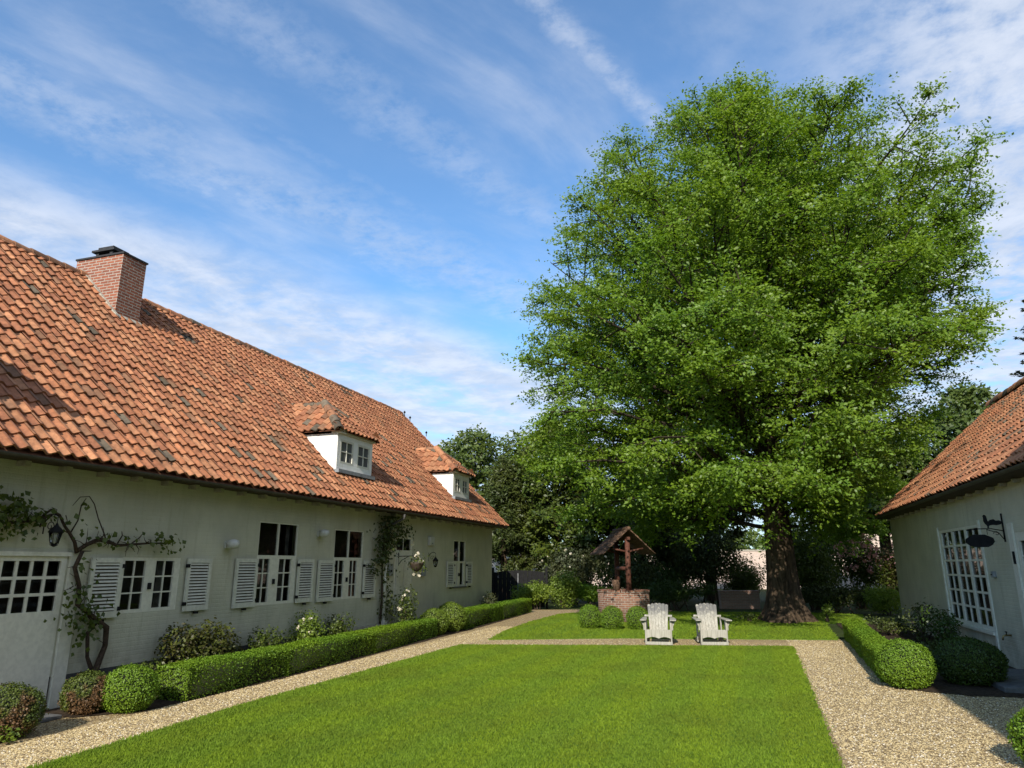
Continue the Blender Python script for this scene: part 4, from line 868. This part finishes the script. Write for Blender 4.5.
# ------------------------------------------------------------------ trees
def envelope(prof, z, ca):
    """prof rows: z, r_left, r_right ; ca=-1 left..1 right"""
    p = np.array(prof); l = np.interp(z, p[:, 0], p[:, 1], 0, 0); r = np.interp(z, p[:, 0], p[:, 2], 0, 0)
    return l + (r - l) * (ca + 1) / 2
def over_roof(x, y, z): return (x > 3.5) & (y < 27.3) & (z < 4.3 + np.maximum(0, x - 4.3) * .92 + np.clip(26.8 - y, 0, 3) * .35)
def tree(name, label, base, prof, trunk_r, leader, limbs, subs, twigs, lpt, lsize, m, group=None, fork=2.6, twig_len=.75, bark='bark', flare=1.9, e=(.95, .31), aspect=.62, slope=.55, seed=1, droop=.0, cat='tree', inner=.25, front=0., clear=False):
    o = thing(name, label, cat, (base[0], base[1], 0), group=group)
    r_ = np.random.default_rng(seed); e = np.array(e) / np.linalg.norm(e)
    fr_ = lambda z, sa: 1 + front * np.maximum(0, -sa) * np.clip((13 - z) / 6, 0, 1)
    # trunk with flared foot
    b = MB(); k = 28 if flare > 1.5 else 10; zs = [0, .12, .3, .6, 1.0, 1.6, 2.3, fork, fork + 1.2]; zs = zs + list(np.linspace(fork + 2.5, leader, 7)); rings = []
    for i, z in enumerate(zs):
        f = 1 + (flare - 1) * math.exp(-z / .42); R0 = trunk_r * f * (1 - .12 * min(z, fork) / fork) if z <= fork else trunk_r * .88 * max(.06, (1 - (z - fork) / (leader - fork))) ** 1.1
        for j in range(k):
            a = 2 * math.pi * j / k; lob = 1 + (.16 * math.sin(3 * a + .7) + .10 * math.sin(5 * a + 1.9) + .07 * math.sin(8 * a)) * (math.exp(-z / .9) * .9 + .30) * (1 if flare > 1.5 else .3)
            rings.append((R0 * lob * math.cos(a), R0 * lob * math.sin(a), z - (.05 if z == 0 else 0)))
    b.add(rings, [(i * k + j, i * k + (j + 1) % k, (i + 1) * k + (j + 1) % k, (i + 1) * k + j) for i in range(len(zs) - 1) for j in range(k)], True)
    b.build('trunk', M[bark], o)
    br = MB(); zmin, zmax = prof[0][0], prof[-1][0]; A0, D0, L0 = [], [], []
    zz = np.linspace(.02, .99, limbs); ga = 2.39996
    for i in range(limbs):
        z = zmin + (zmax - zmin) * (zz[i] ** .85) + r_.normal(0, .25); z = min(max(z, zmin + .1), zmax - .15); a = i * ga + r_.normal(0, .25); ca, sa = math.cos(a), math.sin(a)
        re = envelope(prof, z, ca) * float(fr_(z, sa)) * r_.uniform(.74, .93) * (1 if abs(ca) > .4 else .97)
        if re < .05: re = .05
        h2 = e * ca + np.array([-e[1], e[0]]) * sa; T = np.array([h2[0] * re, h2[1] * re, z]); zs0 = min(fork + max(0, z - fork) * slope * r_.uniform(.75, 1.05), leader * .96); S = np.array([0, 0, max(zs0, fork * .8)])
        if clear and over_roof(T[0] + base[0], T[1] + base[1], T[2] - .5): T[:2] *= .45
        dist = np.linalg.norm(T - S); Cc = S * .45 + T * .55 + np.array([0, 0, dist * (.16 if z < zmax * .5 else -.02)])
        tt = np.linspace(0, 1, 9)[:, None]; C2 = (1 - tt) ** 2 * S + 2 * tt * (1 - tt) * Cc + tt ** 2 * T; C2[1:-1] += r_.normal(0, .02 * dist, (7, 3)) * .5
        r0 = trunk_r * .20 * (dist / 9) ** .7 + .008
        br.tube([tuple(p) for p in C2], list(r0 * (1 - np.linspace(0, .9, 9))), 6, False)
        for s_i in range(subs):
            tq = inner + (1 - inner) * ((s_i + r_.random()) / subs); fi = tq * 8; i0 = min(int(fi), 7); p = C2[i0] + (C2[i0 + 1] - C2[i0]) * (fi - i0); dl = C2[i0 + 1] - C2[i0]; dl /= np.linalg.norm(dl)
            rv = r_.normal(0, 1, 3); rv[2] = rv[2] * .55 + .12; rv /= np.linalg.norm(rv); dd = dl * .75 + rv; dd /= np.linalg.norm(dd); ln = dist * (.30 - .16 * tq) * r_.uniform(.7, 1.3) + twig_len * .4
            endp = p + dd * ln
            for _ in range(9):
                hq = math.hypot(endp[0], endp[1]); eq = envelope(prof, endp[2], (endp[0] * e[0] + endp[1] * e[1]) / max(hq, 1e-6)) * float(fr_(endp[2], (endp[1] * e[0] - endp[0] * e[1]) / max(hq, 1e-6)))
                if hq < eq * .86 and endp[2] < zmax and not (clear and over_roof(endp[0] + base[0], endp[1] + base[1], endp[2])): break
                ln *= .72; endp = p + dd * ln
            if endp[2] > zmin * .8:
                A0.append(p); D0.append(dd); L0.append(ln)
                br.tube([tuple(p), tuple(p + dd * ln * .55 + (0, 0, .03 * ln)), tuple(endp)], [r0 * .3 * (1 - tq * .6) + .006, .008 + r0 * .1, .004], 4, False)
    br.build('branches', M['branch_bark'], o)
    A0, D0, L0 = np.array(A0), np.array(D0), np.array(L0); n = len(A0) * twigs
    idx = np.repeat(np.arange(len(A0)), twigs); tq = r_.random(n) ** .7; TP = A0[idx] + D0[idx] * (L0[idx] * tq)[:, None]
    rv = r_.normal(0, 1, (n, 3)); rv[:, 2] *= .4; TD = unit(D0[idx] * .6 + unit(rv) - np.array([0, 0, droop])); TL = twig_len * r_.uniform(.5, 1.2, n)
    # keep twigs inside the crown (a ragged rim)
    TE = TP + TD * TL[:, None] * .5; hr = np.hypot(TE[:, 0], TE[:, 1]); ca = (TE[:, 0] * e[0] + TE[:, 1] * e[1]) / np.maximum(hr, 1e-6)
    env = envelope(prof, TE[:, 2], ca) * fr_(TE[:, 2], (TE[:, 1] * e[0] - TE[:, 0] * e[1]) / np.maximum(hr, 1e-6)); kp = (hr < env * (1.0 + .15 * wob(TE, .85, seed)) + .1)
    if clear: kp &= ~over_roof(TE[:, 0] + base[0], TE[:, 1] + base[1], TE[:, 2])      # no foliage grows into or low over the roof of the outbuilding
    TP, TD, TL = TP[kp], TD[kp], TL[kp]; n = len(TP)
    NL = unit(np.stack([r_.normal(0, .55, n), r_.normal(0, .55, n), np.ones(n)], 1)); SD = unit(np.cross(NL, TD))
    li = np.repeat(np.arange(n), lpt); u = r_.random(len(li)); sg = np.where(r_.random(len(li)) < .5, -1, 1)
    wid = lsize * (.5 + 1.5 * np.sin(u * math.pi * .85 + .25)) * r_.uniform(.2, 1, len(li))
    P = TP[li] + TD[li] * (TL[li] * u)[:, None] + SD[li] * (sg * wid)[:, None] + r_.normal(0, lsize * .25, (len(li), 3)) - np.array([0, 0, 1]) * (u ** 2 * TL[li] * .12)[:, None]
    N = unit(NL[li] + r_.normal(0, .55, (len(li), 3)) + np.array([0, -.5, .0])); T = unit(TD[li] * .7 + SD[li] * sg[:, None] + r_.normal(0, .3, (len(li), 3)))
    leaf_object('crown', leaf_arrays(P, N, lsize, aspect, T), m, o)
    return o
MAIN = [(2.4, 4.8, 3.0), (3.1, 8.0, 4.8), (5, 9.6, 6.6), (8, 10.0, 7.4), (11, 10.1, 7.5), (12.9, 9.8, 7.9), (14.0, 9.0, 8.8), (15.4, 8.0, 9.0), (16.8, 6.9, 6.2), (18.2, 5.2, 3.7), (19.2, 3.2, 1.9), (20.0, .2, .1)]
tree('lime_tree', 'huge spreading green tree with a thick flared trunk on the lawn', (1.05, 26.6), MAIN, .51, 17.2, 165, 15, 18, 17, .104, M['leaf_main'], fork=3.0, twig_len=.85, flare=1.8, seed=11, front=.28, clear=True)
g3 = 'trees beyond the garden'
def prf(h, r, z0=1.2, shape='round'):
    if shape == 'cone': return [(z0, r * .8, r * .8), (z0 + .15 * h, r, r), (h * .6, r * .62, r * .62), (h * .88, r * .25, r * .25), (h, .05, .05)]
    return [(z0, r * .5, r * .5), (z0 + .15 * h, r * .85, r * .85), (h * .5, r, r), (h * .75, r * .85, r * .85), (h * .92, r * .45, r * .45), (h, .1, .1)]
tree('evergreen_tree', 'dark narrow yew just beyond the far corner of the farmhouse', (-11.9, 35.0), prf(7.6, 2.1, .4, 'cone'), .22, 7.2, 34, 9, 7, 10, .20, M['leaf_yew'], g3, fork=.8, twig_len=.6, flare=1.2, aspect=.3, seed=3)
tree('evergreen_tree', 'broad dark evergreen between the farmhouse gable and the big tree', (-9.6, 37.0), prf(9.6, 3.4, .5), .3, 8.6, 46, 10, 7, 10, .22, M['leaf_mid'], g3, fork=1.0, twig_len=.7, flare=1.2, aspect=.5, seed=4)
tree('evergreen_tree', 'dark evergreen behind the thatched brick well', (-5.4, 38.5), prf(9.0, 3.6, .6), .3, 8.2, 44, 10, 7, 10, .22, M['leaf_yew'], g3, fork=1.0, twig_len=.7, flare=1.2, aspect=.5, seed=5)
tree('evergreen_tree', 'dark evergreen behind the left edge of the big crown', (-2.0, 41.0), prf(8.0, 3.2, 3.3), .3, 7.2, 36, 9, 7, 9, .24, M['leaf_yew'], g3, fork=2.6, twig_len=.7, flare=1.2, aspect=.5, seed=15)
tree('far_tree', 'pale loose tree far behind the farmhouse gable', (-18.2, 47), prf(11.6, 4.2, 2.), .3, 10.6, 40, 8, 5, 9, .28, M['leaf_far'], g3, fork=2.5, twig_len=1., flare=1.2, seed=6)
tree('far_tree', 'thin pale tree rising between farmhouse gable and dark evergreens', (-14.2, 46), prf(11.0, 3., 2.), .3, 10, 30, 8, 4, 8, .26, M['leaf_far'], g3, fork=2.5, twig_len=1., flare=1.2, seed=16)
tree('far_tree', 'green tree behind the ridge end of the right building', (12.2, 44), prf(11.6, 5.0, 2.5), .35, 10.5, 50, 9, 6, 9, .26, M['leaf_far'], g3, fork=2.5, twig_len=1., flare=1.2, seed=7)
tree('far_tree', 'green tree behind the big trunk and the right gable', (7.6, 46), prf(9.5, 4.6, 3.2), .35, 8.5, 40, 9, 6, 9, .26, M['leaf_mid'], g3, fork=3.2, twig_len=1., flare=1.2, seed=8)
def conifer(label, base, h, r, seed, m, group):
    o = thing('conifer', label, 'tree', (base[0], base[1], 0), group=group); r_ = np.random.default_rng(seed)
    MB().tube([(0, 0, 0), (0, 0, h * .5), (0, 0, h)], [.28, .16, .02], 8).build('trunk', M['bark'], o)
    b = MB(); Ps, Ds = [], []
    for z in np.arange(1.5, h - .2, .42):
        for i in range(6):
            a = r_.uniform(0, 6.28); ln = r * (1 - (z / h) ** 1.4) * r_.uniform(.65, 1.1) + .2; dd = np.array([math.cos(a), math.sin(a), -.12]); tip = np.array([0, 0, z]) + dd * ln + (0, 0, .14 * ln); mid = np.array([0, 0, z]) + dd * ln * .6
            b.tube([(0, 0, z), tuple(mid), tuple(tip)], [.035, .02, .006], 4, False)
            n = int(46 * ln); u = r_.random(n) ** .7; P = np.where(u[:, None] < .6, np.array([0, 0, z]) + (mid - (0, 0, z)) * (u / .6)[:, None], mid + (tip - mid) * ((u - .6) / .4)[:, None]); sd = np.array([-dd[1], dd[0], 0])
            P = P + sd * (r_.normal(0, .17 * ln * .5 + .05, n) * (1.1 - u))[:, None] + np.array([0, 0, 1]) * r_.normal(-.06, .06, n)[:, None]; Ps.append(P); Ds.append(np.repeat(dd[None], n, 0))
    b.build('branches', M['bark'], o); P = np.concatenate(Ps); T = unit(np.concatenate(Ds) + r_.normal(0, .5, (len(P), 3)))
    leaf_object('crown', leaf_arrays(P, unit(r_.normal(0, .5, (len(P), 3)) + (0, 0, 1)), .30, .3, T), m, o)
conifer('dark layered conifer at the right picture edge behind the roof', (18.0, 46.5), 20.5, 4.6, 9, M['conifer'], g3)
# the wood that closes the view, one mass far off
tw = [];
for i in range(90):
    a = R(-48 + 96 * i / 89) + R(18) * -1; rad_ = rng.uniform(78, 98); cx, cy = rad_ * math.sin(a), rad_ * math.cos(a); hh = rng.uniform(4.5, 7.5); n = 420
    P = rnd_dirs(n) * rng.random((n, 1)) ** .4 * (2.9, 2.9, hh * .52) + (cx, cy, hh * .5); tw.append(P[P[:, 2] > 0])
P = np.concatenate(tw); tag(leaf_object('far_wood', leaf_arrays(P, unit(rnd_dirs(len(P)) + (0, -.3, .5)), .6, .7), M['leaf_far']), 'distant belt of trees closing the view beyond the garden wall', 'woodland', kind='stuff')

# ------------------------------------------------------------------ mid-ground shrubs
g4 = 'shrubs in the back border'
def bigshrub(name, label, c, rad, n, size, m, **k): return shrub(name, label, c, rad, int(n * 1.5), size * 1.15, m, group=g4, lobes=k.pop('lobes', 9), **k)
bigshrub('laurel', 'bright green low shrub where the gravel path bends at the far left', (-8.9, 30.6), (1.0, .9, 1.15), 3600, .075, M['leaf_light'])
bigshrub('laurel', 'taller bright green shrub behind the bend of the far gravel path', (-8.0, 31.8), (.8, .8, 1.75), 3200, .08, M['leaf_light'])
bigshrub('laurel', 'wide mid-green shrub left of the well behind the path bend', (-6.8, 32.4), (1.3, .8, 1.05), 3600, .08, M['leaf_box'])
bigshrub('camellia', 'tall grey-green shrub with pale blooms left of the well', (-8.2, 34.2), (1.9, 1.1, 3.0), 5200, .10, M['leaf_grey'], flowers='white_petal', nflo=12, fsize=.10)
bigshrub('holly', 'tall dark shrub between camellia and the thatched well', (-5.6, 34.4), (1.6, 1.2, 2.6), 4800, .10, M['leaf_yew'])
bigshrub('holly', 'dark rounded shrub behind the low brick wall', (-1.75, 35.2), (1.7, 1.3, 3.5), 7000, .10, M['leaf_yew'])
bigshrub('holly', 'low dark clipped shrub between the well and the low brick wall', (-2.9, 32.0), (1.7, .8, 1.15), 5000, .08, M['leaf_box_dark'])
bigshrub('holly', 'dark shrub behind the brick well wall', (-3.8, 34.6), (1.2, 1.0, 1.9), 3600, .09, M['leaf_box_dark'])
bigshrub('viburnum', 'greyish shrub just right of the big trunk', (2.5, 33.6), (1.7, 1.2, 3.4), 6000, .10, M['leaf_mid'])
bigshrub('viburnum', 'small dark shrub left of the big trunk by the low wall', (-.4, 36.6), (1.1, .9, 1.7), 2800, .09, M['leaf_mid'])
bigshrub('rhododendron', 'pink flowering rhododendron near the corner of the right building', (4.6, 35.2), (1.6, 1.2, 3.2), 4800, .10, M['leaf_mid'], flowers='pink', nflo=85, fsize=.17)
bigshrub('rhododendron', 'dusky rhododendron with fading blooms behind the right corner', (6.2, 34.5), (1.4, 1.1, 3.0), 4400, .10, M['leaf_red'], flowers='pink', nflo=50, fsize=.15)
bigshrub('holly', 'low dark shrub in the shade right of the big trunk', (3.2, 31.8), (1.5, .9, 1.1), 4200, .08, M['leaf_yew'])
bigshrub('laurel', 'yellow-green shrub lit by the sun near the right white corner', (4.9, 31.5), (.8, .7, 1.2), 2400, .08, M['leaf_light'])
bigshrub('viburnum', 'pale leafy shrub in front of the garden brick wall left of the trunk', (-.3, 42.0), (1.5, 1.0, 2.6), 3000, .10, M['leaf_far'])
bigshrub('holly', 'tall dark shrub closing the view right of the big trunk', (2.9, 40.0), (1.9, 1.6, 4.6), 7000, .13, M['leaf_mid'])
bigshrub('holly', 'tall dark shrub in front of the garden wall behind the left chair', (-3.6, 42.5), (2.4, 1.5, 3.6), 6000, .13, M['leaf_yew'])
# tufts at the trunk's foot
shrub('trunk_shoots', 'leafy shoots sprouting at the right foot of the big trunk', (2.35, 26.6), (.3, .3, .65), 260, .08, M['leaf_light'], 'shoots')
shrub('ground_plant', 'low leafy plants at the left foot of the big trunk', (-.1, 26.3), (.5, .4, .3), 300, .07, M['leaf_mid'], 'plant')

# ------------------------------------------------------------------ walls, gate, well, chairs
b = MB(); b.box((-40, 60, 0), (40, 60.3, 2.9)); gw = b.build('garden_wall', M['pale_brick']); tag(gw, 'long pale brick garden wall behind the shrubs and the big trunk', 'wall')
MB().box((-40, 59.94, 2.902), (40, 60.36, 3.0)).build('coping', M['mortar'], gw)
o = thing('low_wall', 'low dull brick wall left of the big trunk in the shade', 'wall', (-.45, 33.4, 0), R(18)); b = MB(); b.box((-.85, 0, 0), (.85, .3, .72)); b.build('brickwork', M['dull_brick'], o); MB().box((-.88, -.03, .722), (.88, .33, .78)).build('coping', M['dull_brick'], o)
o = thing('garden_gate', 'black boarded gate beside the far corner of the farmhouse', 'gate', (-9.75, 30.9, 0), R(10))
b = MB()
for i in range(12): b.box((-1.15 + i * .19, 0, .05), (-1.15 + i * .19 + .18, .03, 1.55 + .08 * math.sin(math.pi * i / 11)))
b.build('boards', M['iron'], o)
for z in (.3, 1.2): MB().box((-1.15, .031, z), (1.13, .07, z + .1)).build('rail', M['iron'], o)
for x in (-1.26, 1.16): MB().box((x, -.03, 0), (x + .1, .08, 1.75)).build('gate_post', M['iron'], o)
MB().box((-.08, -.012, .1), (-.05, -.002, 1.5)).build('latch_bar', M['lead'], o)

# house far beyond the garden wall
FH = thing('brick_house', 'pale pinkish brick house far beyond the shrubs at the right gable', 'house', (12.5, 66, 0))
b = MB(); b.box((-4.2, -3, 0), (4.2, 3, 4.6)); b.build('wall', M['pale_brick'], FH)
b = MB(); b.prism([(-4.5, -3.4, 4.45), (-4.5, 3.4, 4.45), (-4.5, 0, 7.3)], (9, 0, 0)); b.build('roof', M['post_wood'], FH)
for x in (-2.6, 0, 2.6): window_ = MB().box((x - .5, -3.04, 1.6), (x + .5, -2.99, 3.2)).build('window', M['white_paint'], FH); MB().box((x - .42, -3.06, 1.7), (x + .42, -3.042, 3.1)).build('pane', M['glass'], window_)
# well
W = thing('garden_well', 'round brick garden well under a shingled gable roof on a red-brown post', 'well', (-4.2, 25.3, 0), R(25))
k = 36; b = MB(); ro, ri, hw = .88, .62, .96
b.lathe((0, 0, 0), [(ro, 0), (ro, hw), (ri, hw), (ri, .2)], k); well = b.build('well_ring', M['well_brick'], W)
# rowlock course on top
b = MB()
for i in range(34):
    a = 2 * math.pi * i / 34; da = 2 * math.pi / 34 * .43
    P4 = [(r * math.cos(a + s), r * math.sin(a + s)) for r, s in ((ri - .02, -da), (ro + .025, -da * .95), (ro + .025, da * .95), (ri - .02, da))]
    z0 = hw + .002; z1 = hw + .075 + random.uniform(-.004, .004)
    b.add([(x, y, z0) for x, y in P4] + [(x, y, z1) for x, y in P4], [(3, 2, 1, 0), (4, 5, 6, 7), (0, 1, 5, 4), (1, 2, 6, 5), (2, 3, 7, 6), (3, 0, 4, 7)])
b.build('coping', M['well_brick'], W)
for y in (-.72, .72): MB().tube([(0, y, .9), (0, y, 2.72)], [.095, .085], 12).build('post', M['post_wood'], W)
b = MB(); b.tube([(0, -.7, 1.75), (0, .7, 1.75)], .07, 10); b.tube([(0, .75, 1.75), (.0, .92, 1.75), (.18, .92, 1.75), (.18, 1.05, 1.75)], .015, 6); b.build('windlass', M['post_wood'], W)
b = MB(); b.box((-.05, -.92, 2.70), (.05, .92, 2.80)); 
for y in (-.72, .72):
    b.tube([(0, y, 2.3), (.55, y, 2.42)], .035, 6); b.tube([(0, y, 2.3), (-.55, y, 2.42)], .035, 6)
b.build('roof_frame', M['post_wood'], W)
b = MB()       # overlapping rough shingles on both slopes
rz, re, rxx = 3.06, 2.2, .92
for sg in (-1, 1):
    for row in range(6):
        f0 = row / 6.; f1 = min(1.02, (row + 1.55) / 6.)
        y = -.98
        while y < .96:
            wv = random.uniform(.10, .19); j = random.uniform(-.03, .03); y1 = min(y + wv - .008, 1.0)
            p = lambda f, yy, up: (sg * (rxx * (1 - f)), yy, re + (rz - re) * f + up)
            u0 = .045 + random.uniform(0, .015)
            q4 = [p(f0 + j, y, u0), p(f0 + j, y1, u0), p(f1, y1, .012), p(f1, y, .012), p(f0 + j, y, u0 - .028), p(f0 + j, y1, u0 - .028), p(f1, y1, -.012), p(f1, y, -.012)]
            b.add(q4, [(0, 1, 2, 3), (7, 6, 5, 4), (0, 4, 5, 1), (1, 5, 6, 2), (2, 6, 7, 3), (3, 7, 4, 0)]); y += wv
b.tube([(0, -1.0, rz + .03), (0, 1.0, rz + .03)], .06, 8); b.build('roof', M['shingle'], W)
o = thing('wooden_bucket', 'brown wooden bucket standing on the rim of the brick well', 'bucket', (-4.3, 24.52, 1.04)); b = MB(); b.lathe((0, 0, 0), [(.11, 0), (.15, .34), (.13, .34), (.10, .05)], 14); b.build('staves', M['shingle'], o); b = MB(); b.tube([(.15 * math.cos(a), 0, .32 + .2 * math.sin(a)) for a in np.linspace(0, math.pi, 10)], .01, 5); b.build('handle', M['iron'], o)

# garden chairs (Adirondack type)
def chair_parts(root):
    m = M['chair']; bv = .006
    def pc(name, b, parent=root): return b.build(name, m, parent, bv)
    # local frame: the sitter faces -Y; seat rises towards the front
    for sx in (-1, 1):
        b = MB(); x0 = sx * .30; b.box((x0 - .018, -.48, 0), (x0 + .018, -.36, .56)); pc('leg', b)
        b = MB(); b.prism([(sx * .275 - .015, -.47, .34), (sx * .275 - .015, -.47, .22), (sx * .275 - .015, .46, .0), (sx * .275 - .015, .52, .0), (sx * .275 - .015, .48, .10)], (.03, 0, 0)); pc('side_rail', b)
        b = MB(); b.box((sx * .30 - .06 * (sx < 0) * 1 - .0, -.47, .40) if False else (x0 - .015 + sx * .034, -.45, .34), (x0 + .015 + sx * .034, -.39, .555)); 
        b.prism([(x0 + sx * .02, -.44, .555), (x0 + sx * .02, -.44, .36), (x0 + sx * .11, -.44, .555)], (0, .03, 0)); pc('arm_bracket', b)
        b = MB(); xa = sx * .35; b.prism([(xa - .075, -.56, .562), (xa + .075, -.56, .562), (xa + .085, -.20, .562), (xa + (.03 if sx > 0 else .07), .34, .562), (xa - (.07 if sx > 0 else .03), .34, .562)], (0, 0, .025)); pc('armrest', b)
        b = MB(); b.box((sx * .29 - .015, .12, .02), (sx * .29 + .015, .2, .56)); pc('rear_leg', b)
    for i in range(5):
        y = -.42 + i * .105; z = .345 - (y + .47) * .24; b = MB(); b.prism([(-.29, y, z), (-.29, y + .09, z - .0216), (-.29, y + .09, z - .0016), (-.29, y, z + .02)], (.58, 0, 0)); pc('seat_slat', b)
    # apron with a scalloped lower edge, and the low front board
    n = 22; top = [(-.282 + .564 * i / n, .345) for i in range(n + 1)]; low = [(x, .175 - .03 * abs(math.sin((x + .282) / .564 * math.pi * 2)) ** .7 * -1 - (.035 if abs(x) < .02 else 0) - .0) for x, _ in top]
    low = [(x, .155 + .035 * abs(math.sin((x + .282) / .564 * 2 * math.pi))) for x, _ in top]
    b = MB(); b.prism([(x, -.505, z) for x, z in top] + [(x, -.505, z) for x, z in low[::-1]], (0, .022, 0)); pc('apron', b)
    b = MB(); b.box((-.319, -.505, .015), (.319, -.483, .085)); pc('stretcher', b)
    # fan back of six slats leaning back
    lean = .42
    for i in range(6):
        u = (i - 2.5) / 2.5; xb, xt = u * .175, u * .215; ht = .78 - .035 * u * u; w0, w1 = .0345, .0425
        def bk(x, hgt, t): return (x, .10 + hgt * math.sin(lean) + t * math.cos(lean), .20 + hgt * math.cos(lean) - t * math.sin(lean))
        tp = [(xb - w0, 0), (xb + w0, 0), (xt + w1, ht), (xt, ht + .018), (xt - w1, ht)]
        b = MB(); b.add([bk(x, h, 0) for x, h in tp] + [bk(x, h, .02) for x, h in tp], [(0, 1, 2, 3, 4), (9, 8, 7, 6, 5)] + [(j, j + 5, (j + 1) % 5 + 5, (j + 1) % 5) for j in range(5)]); pc('back_slat', b)
    for hgt in (.18, .45, .66):
        b = MB(); x = .21 if hgt != .45 else .34; b.add([bk(xx, hh, tt) for xx in (-x, x) for hh in (hgt, hgt + .05) for tt in (.022, .042)], [(0, 1, 3, 2), (4, 6, 7, 5), (0, 4, 5, 1), (2, 3, 7, 6), (0, 2, 6, 4), (1, 5, 7, 3)]); pc('back_rail', b)
g5 = 'white garden chairs on the lawn edge'
ch1 = thing('garden_chair', 'weathered white slatted garden chair on the left, in front of the well', 'garden chair', (-2.22, 18.40, .02), R(6), g5); chair_parts(ch1)
ch2 = ch1.copy(); col.objects.link(ch2); ch2['label'] = 'weathered white slatted garden chair on the right, nearer the big trunk'
for c in list(ch1.children):
    k_ = c.copy(); col.objects.link(k_); k_.parent = ch2
ch2.location = (-1.01, 18.76, .02); ch2.rotation_euler = (0, 0, R(13))

# ------------------------------------------------------------------ children were modelled in world space under H and G: fix their offsets
from mathutils import Matrix
for root in (H, G):
    mi = Matrix.Translation(-Vector(root.location))
    for c in root.children: c.matrix_parent_inverse = mi
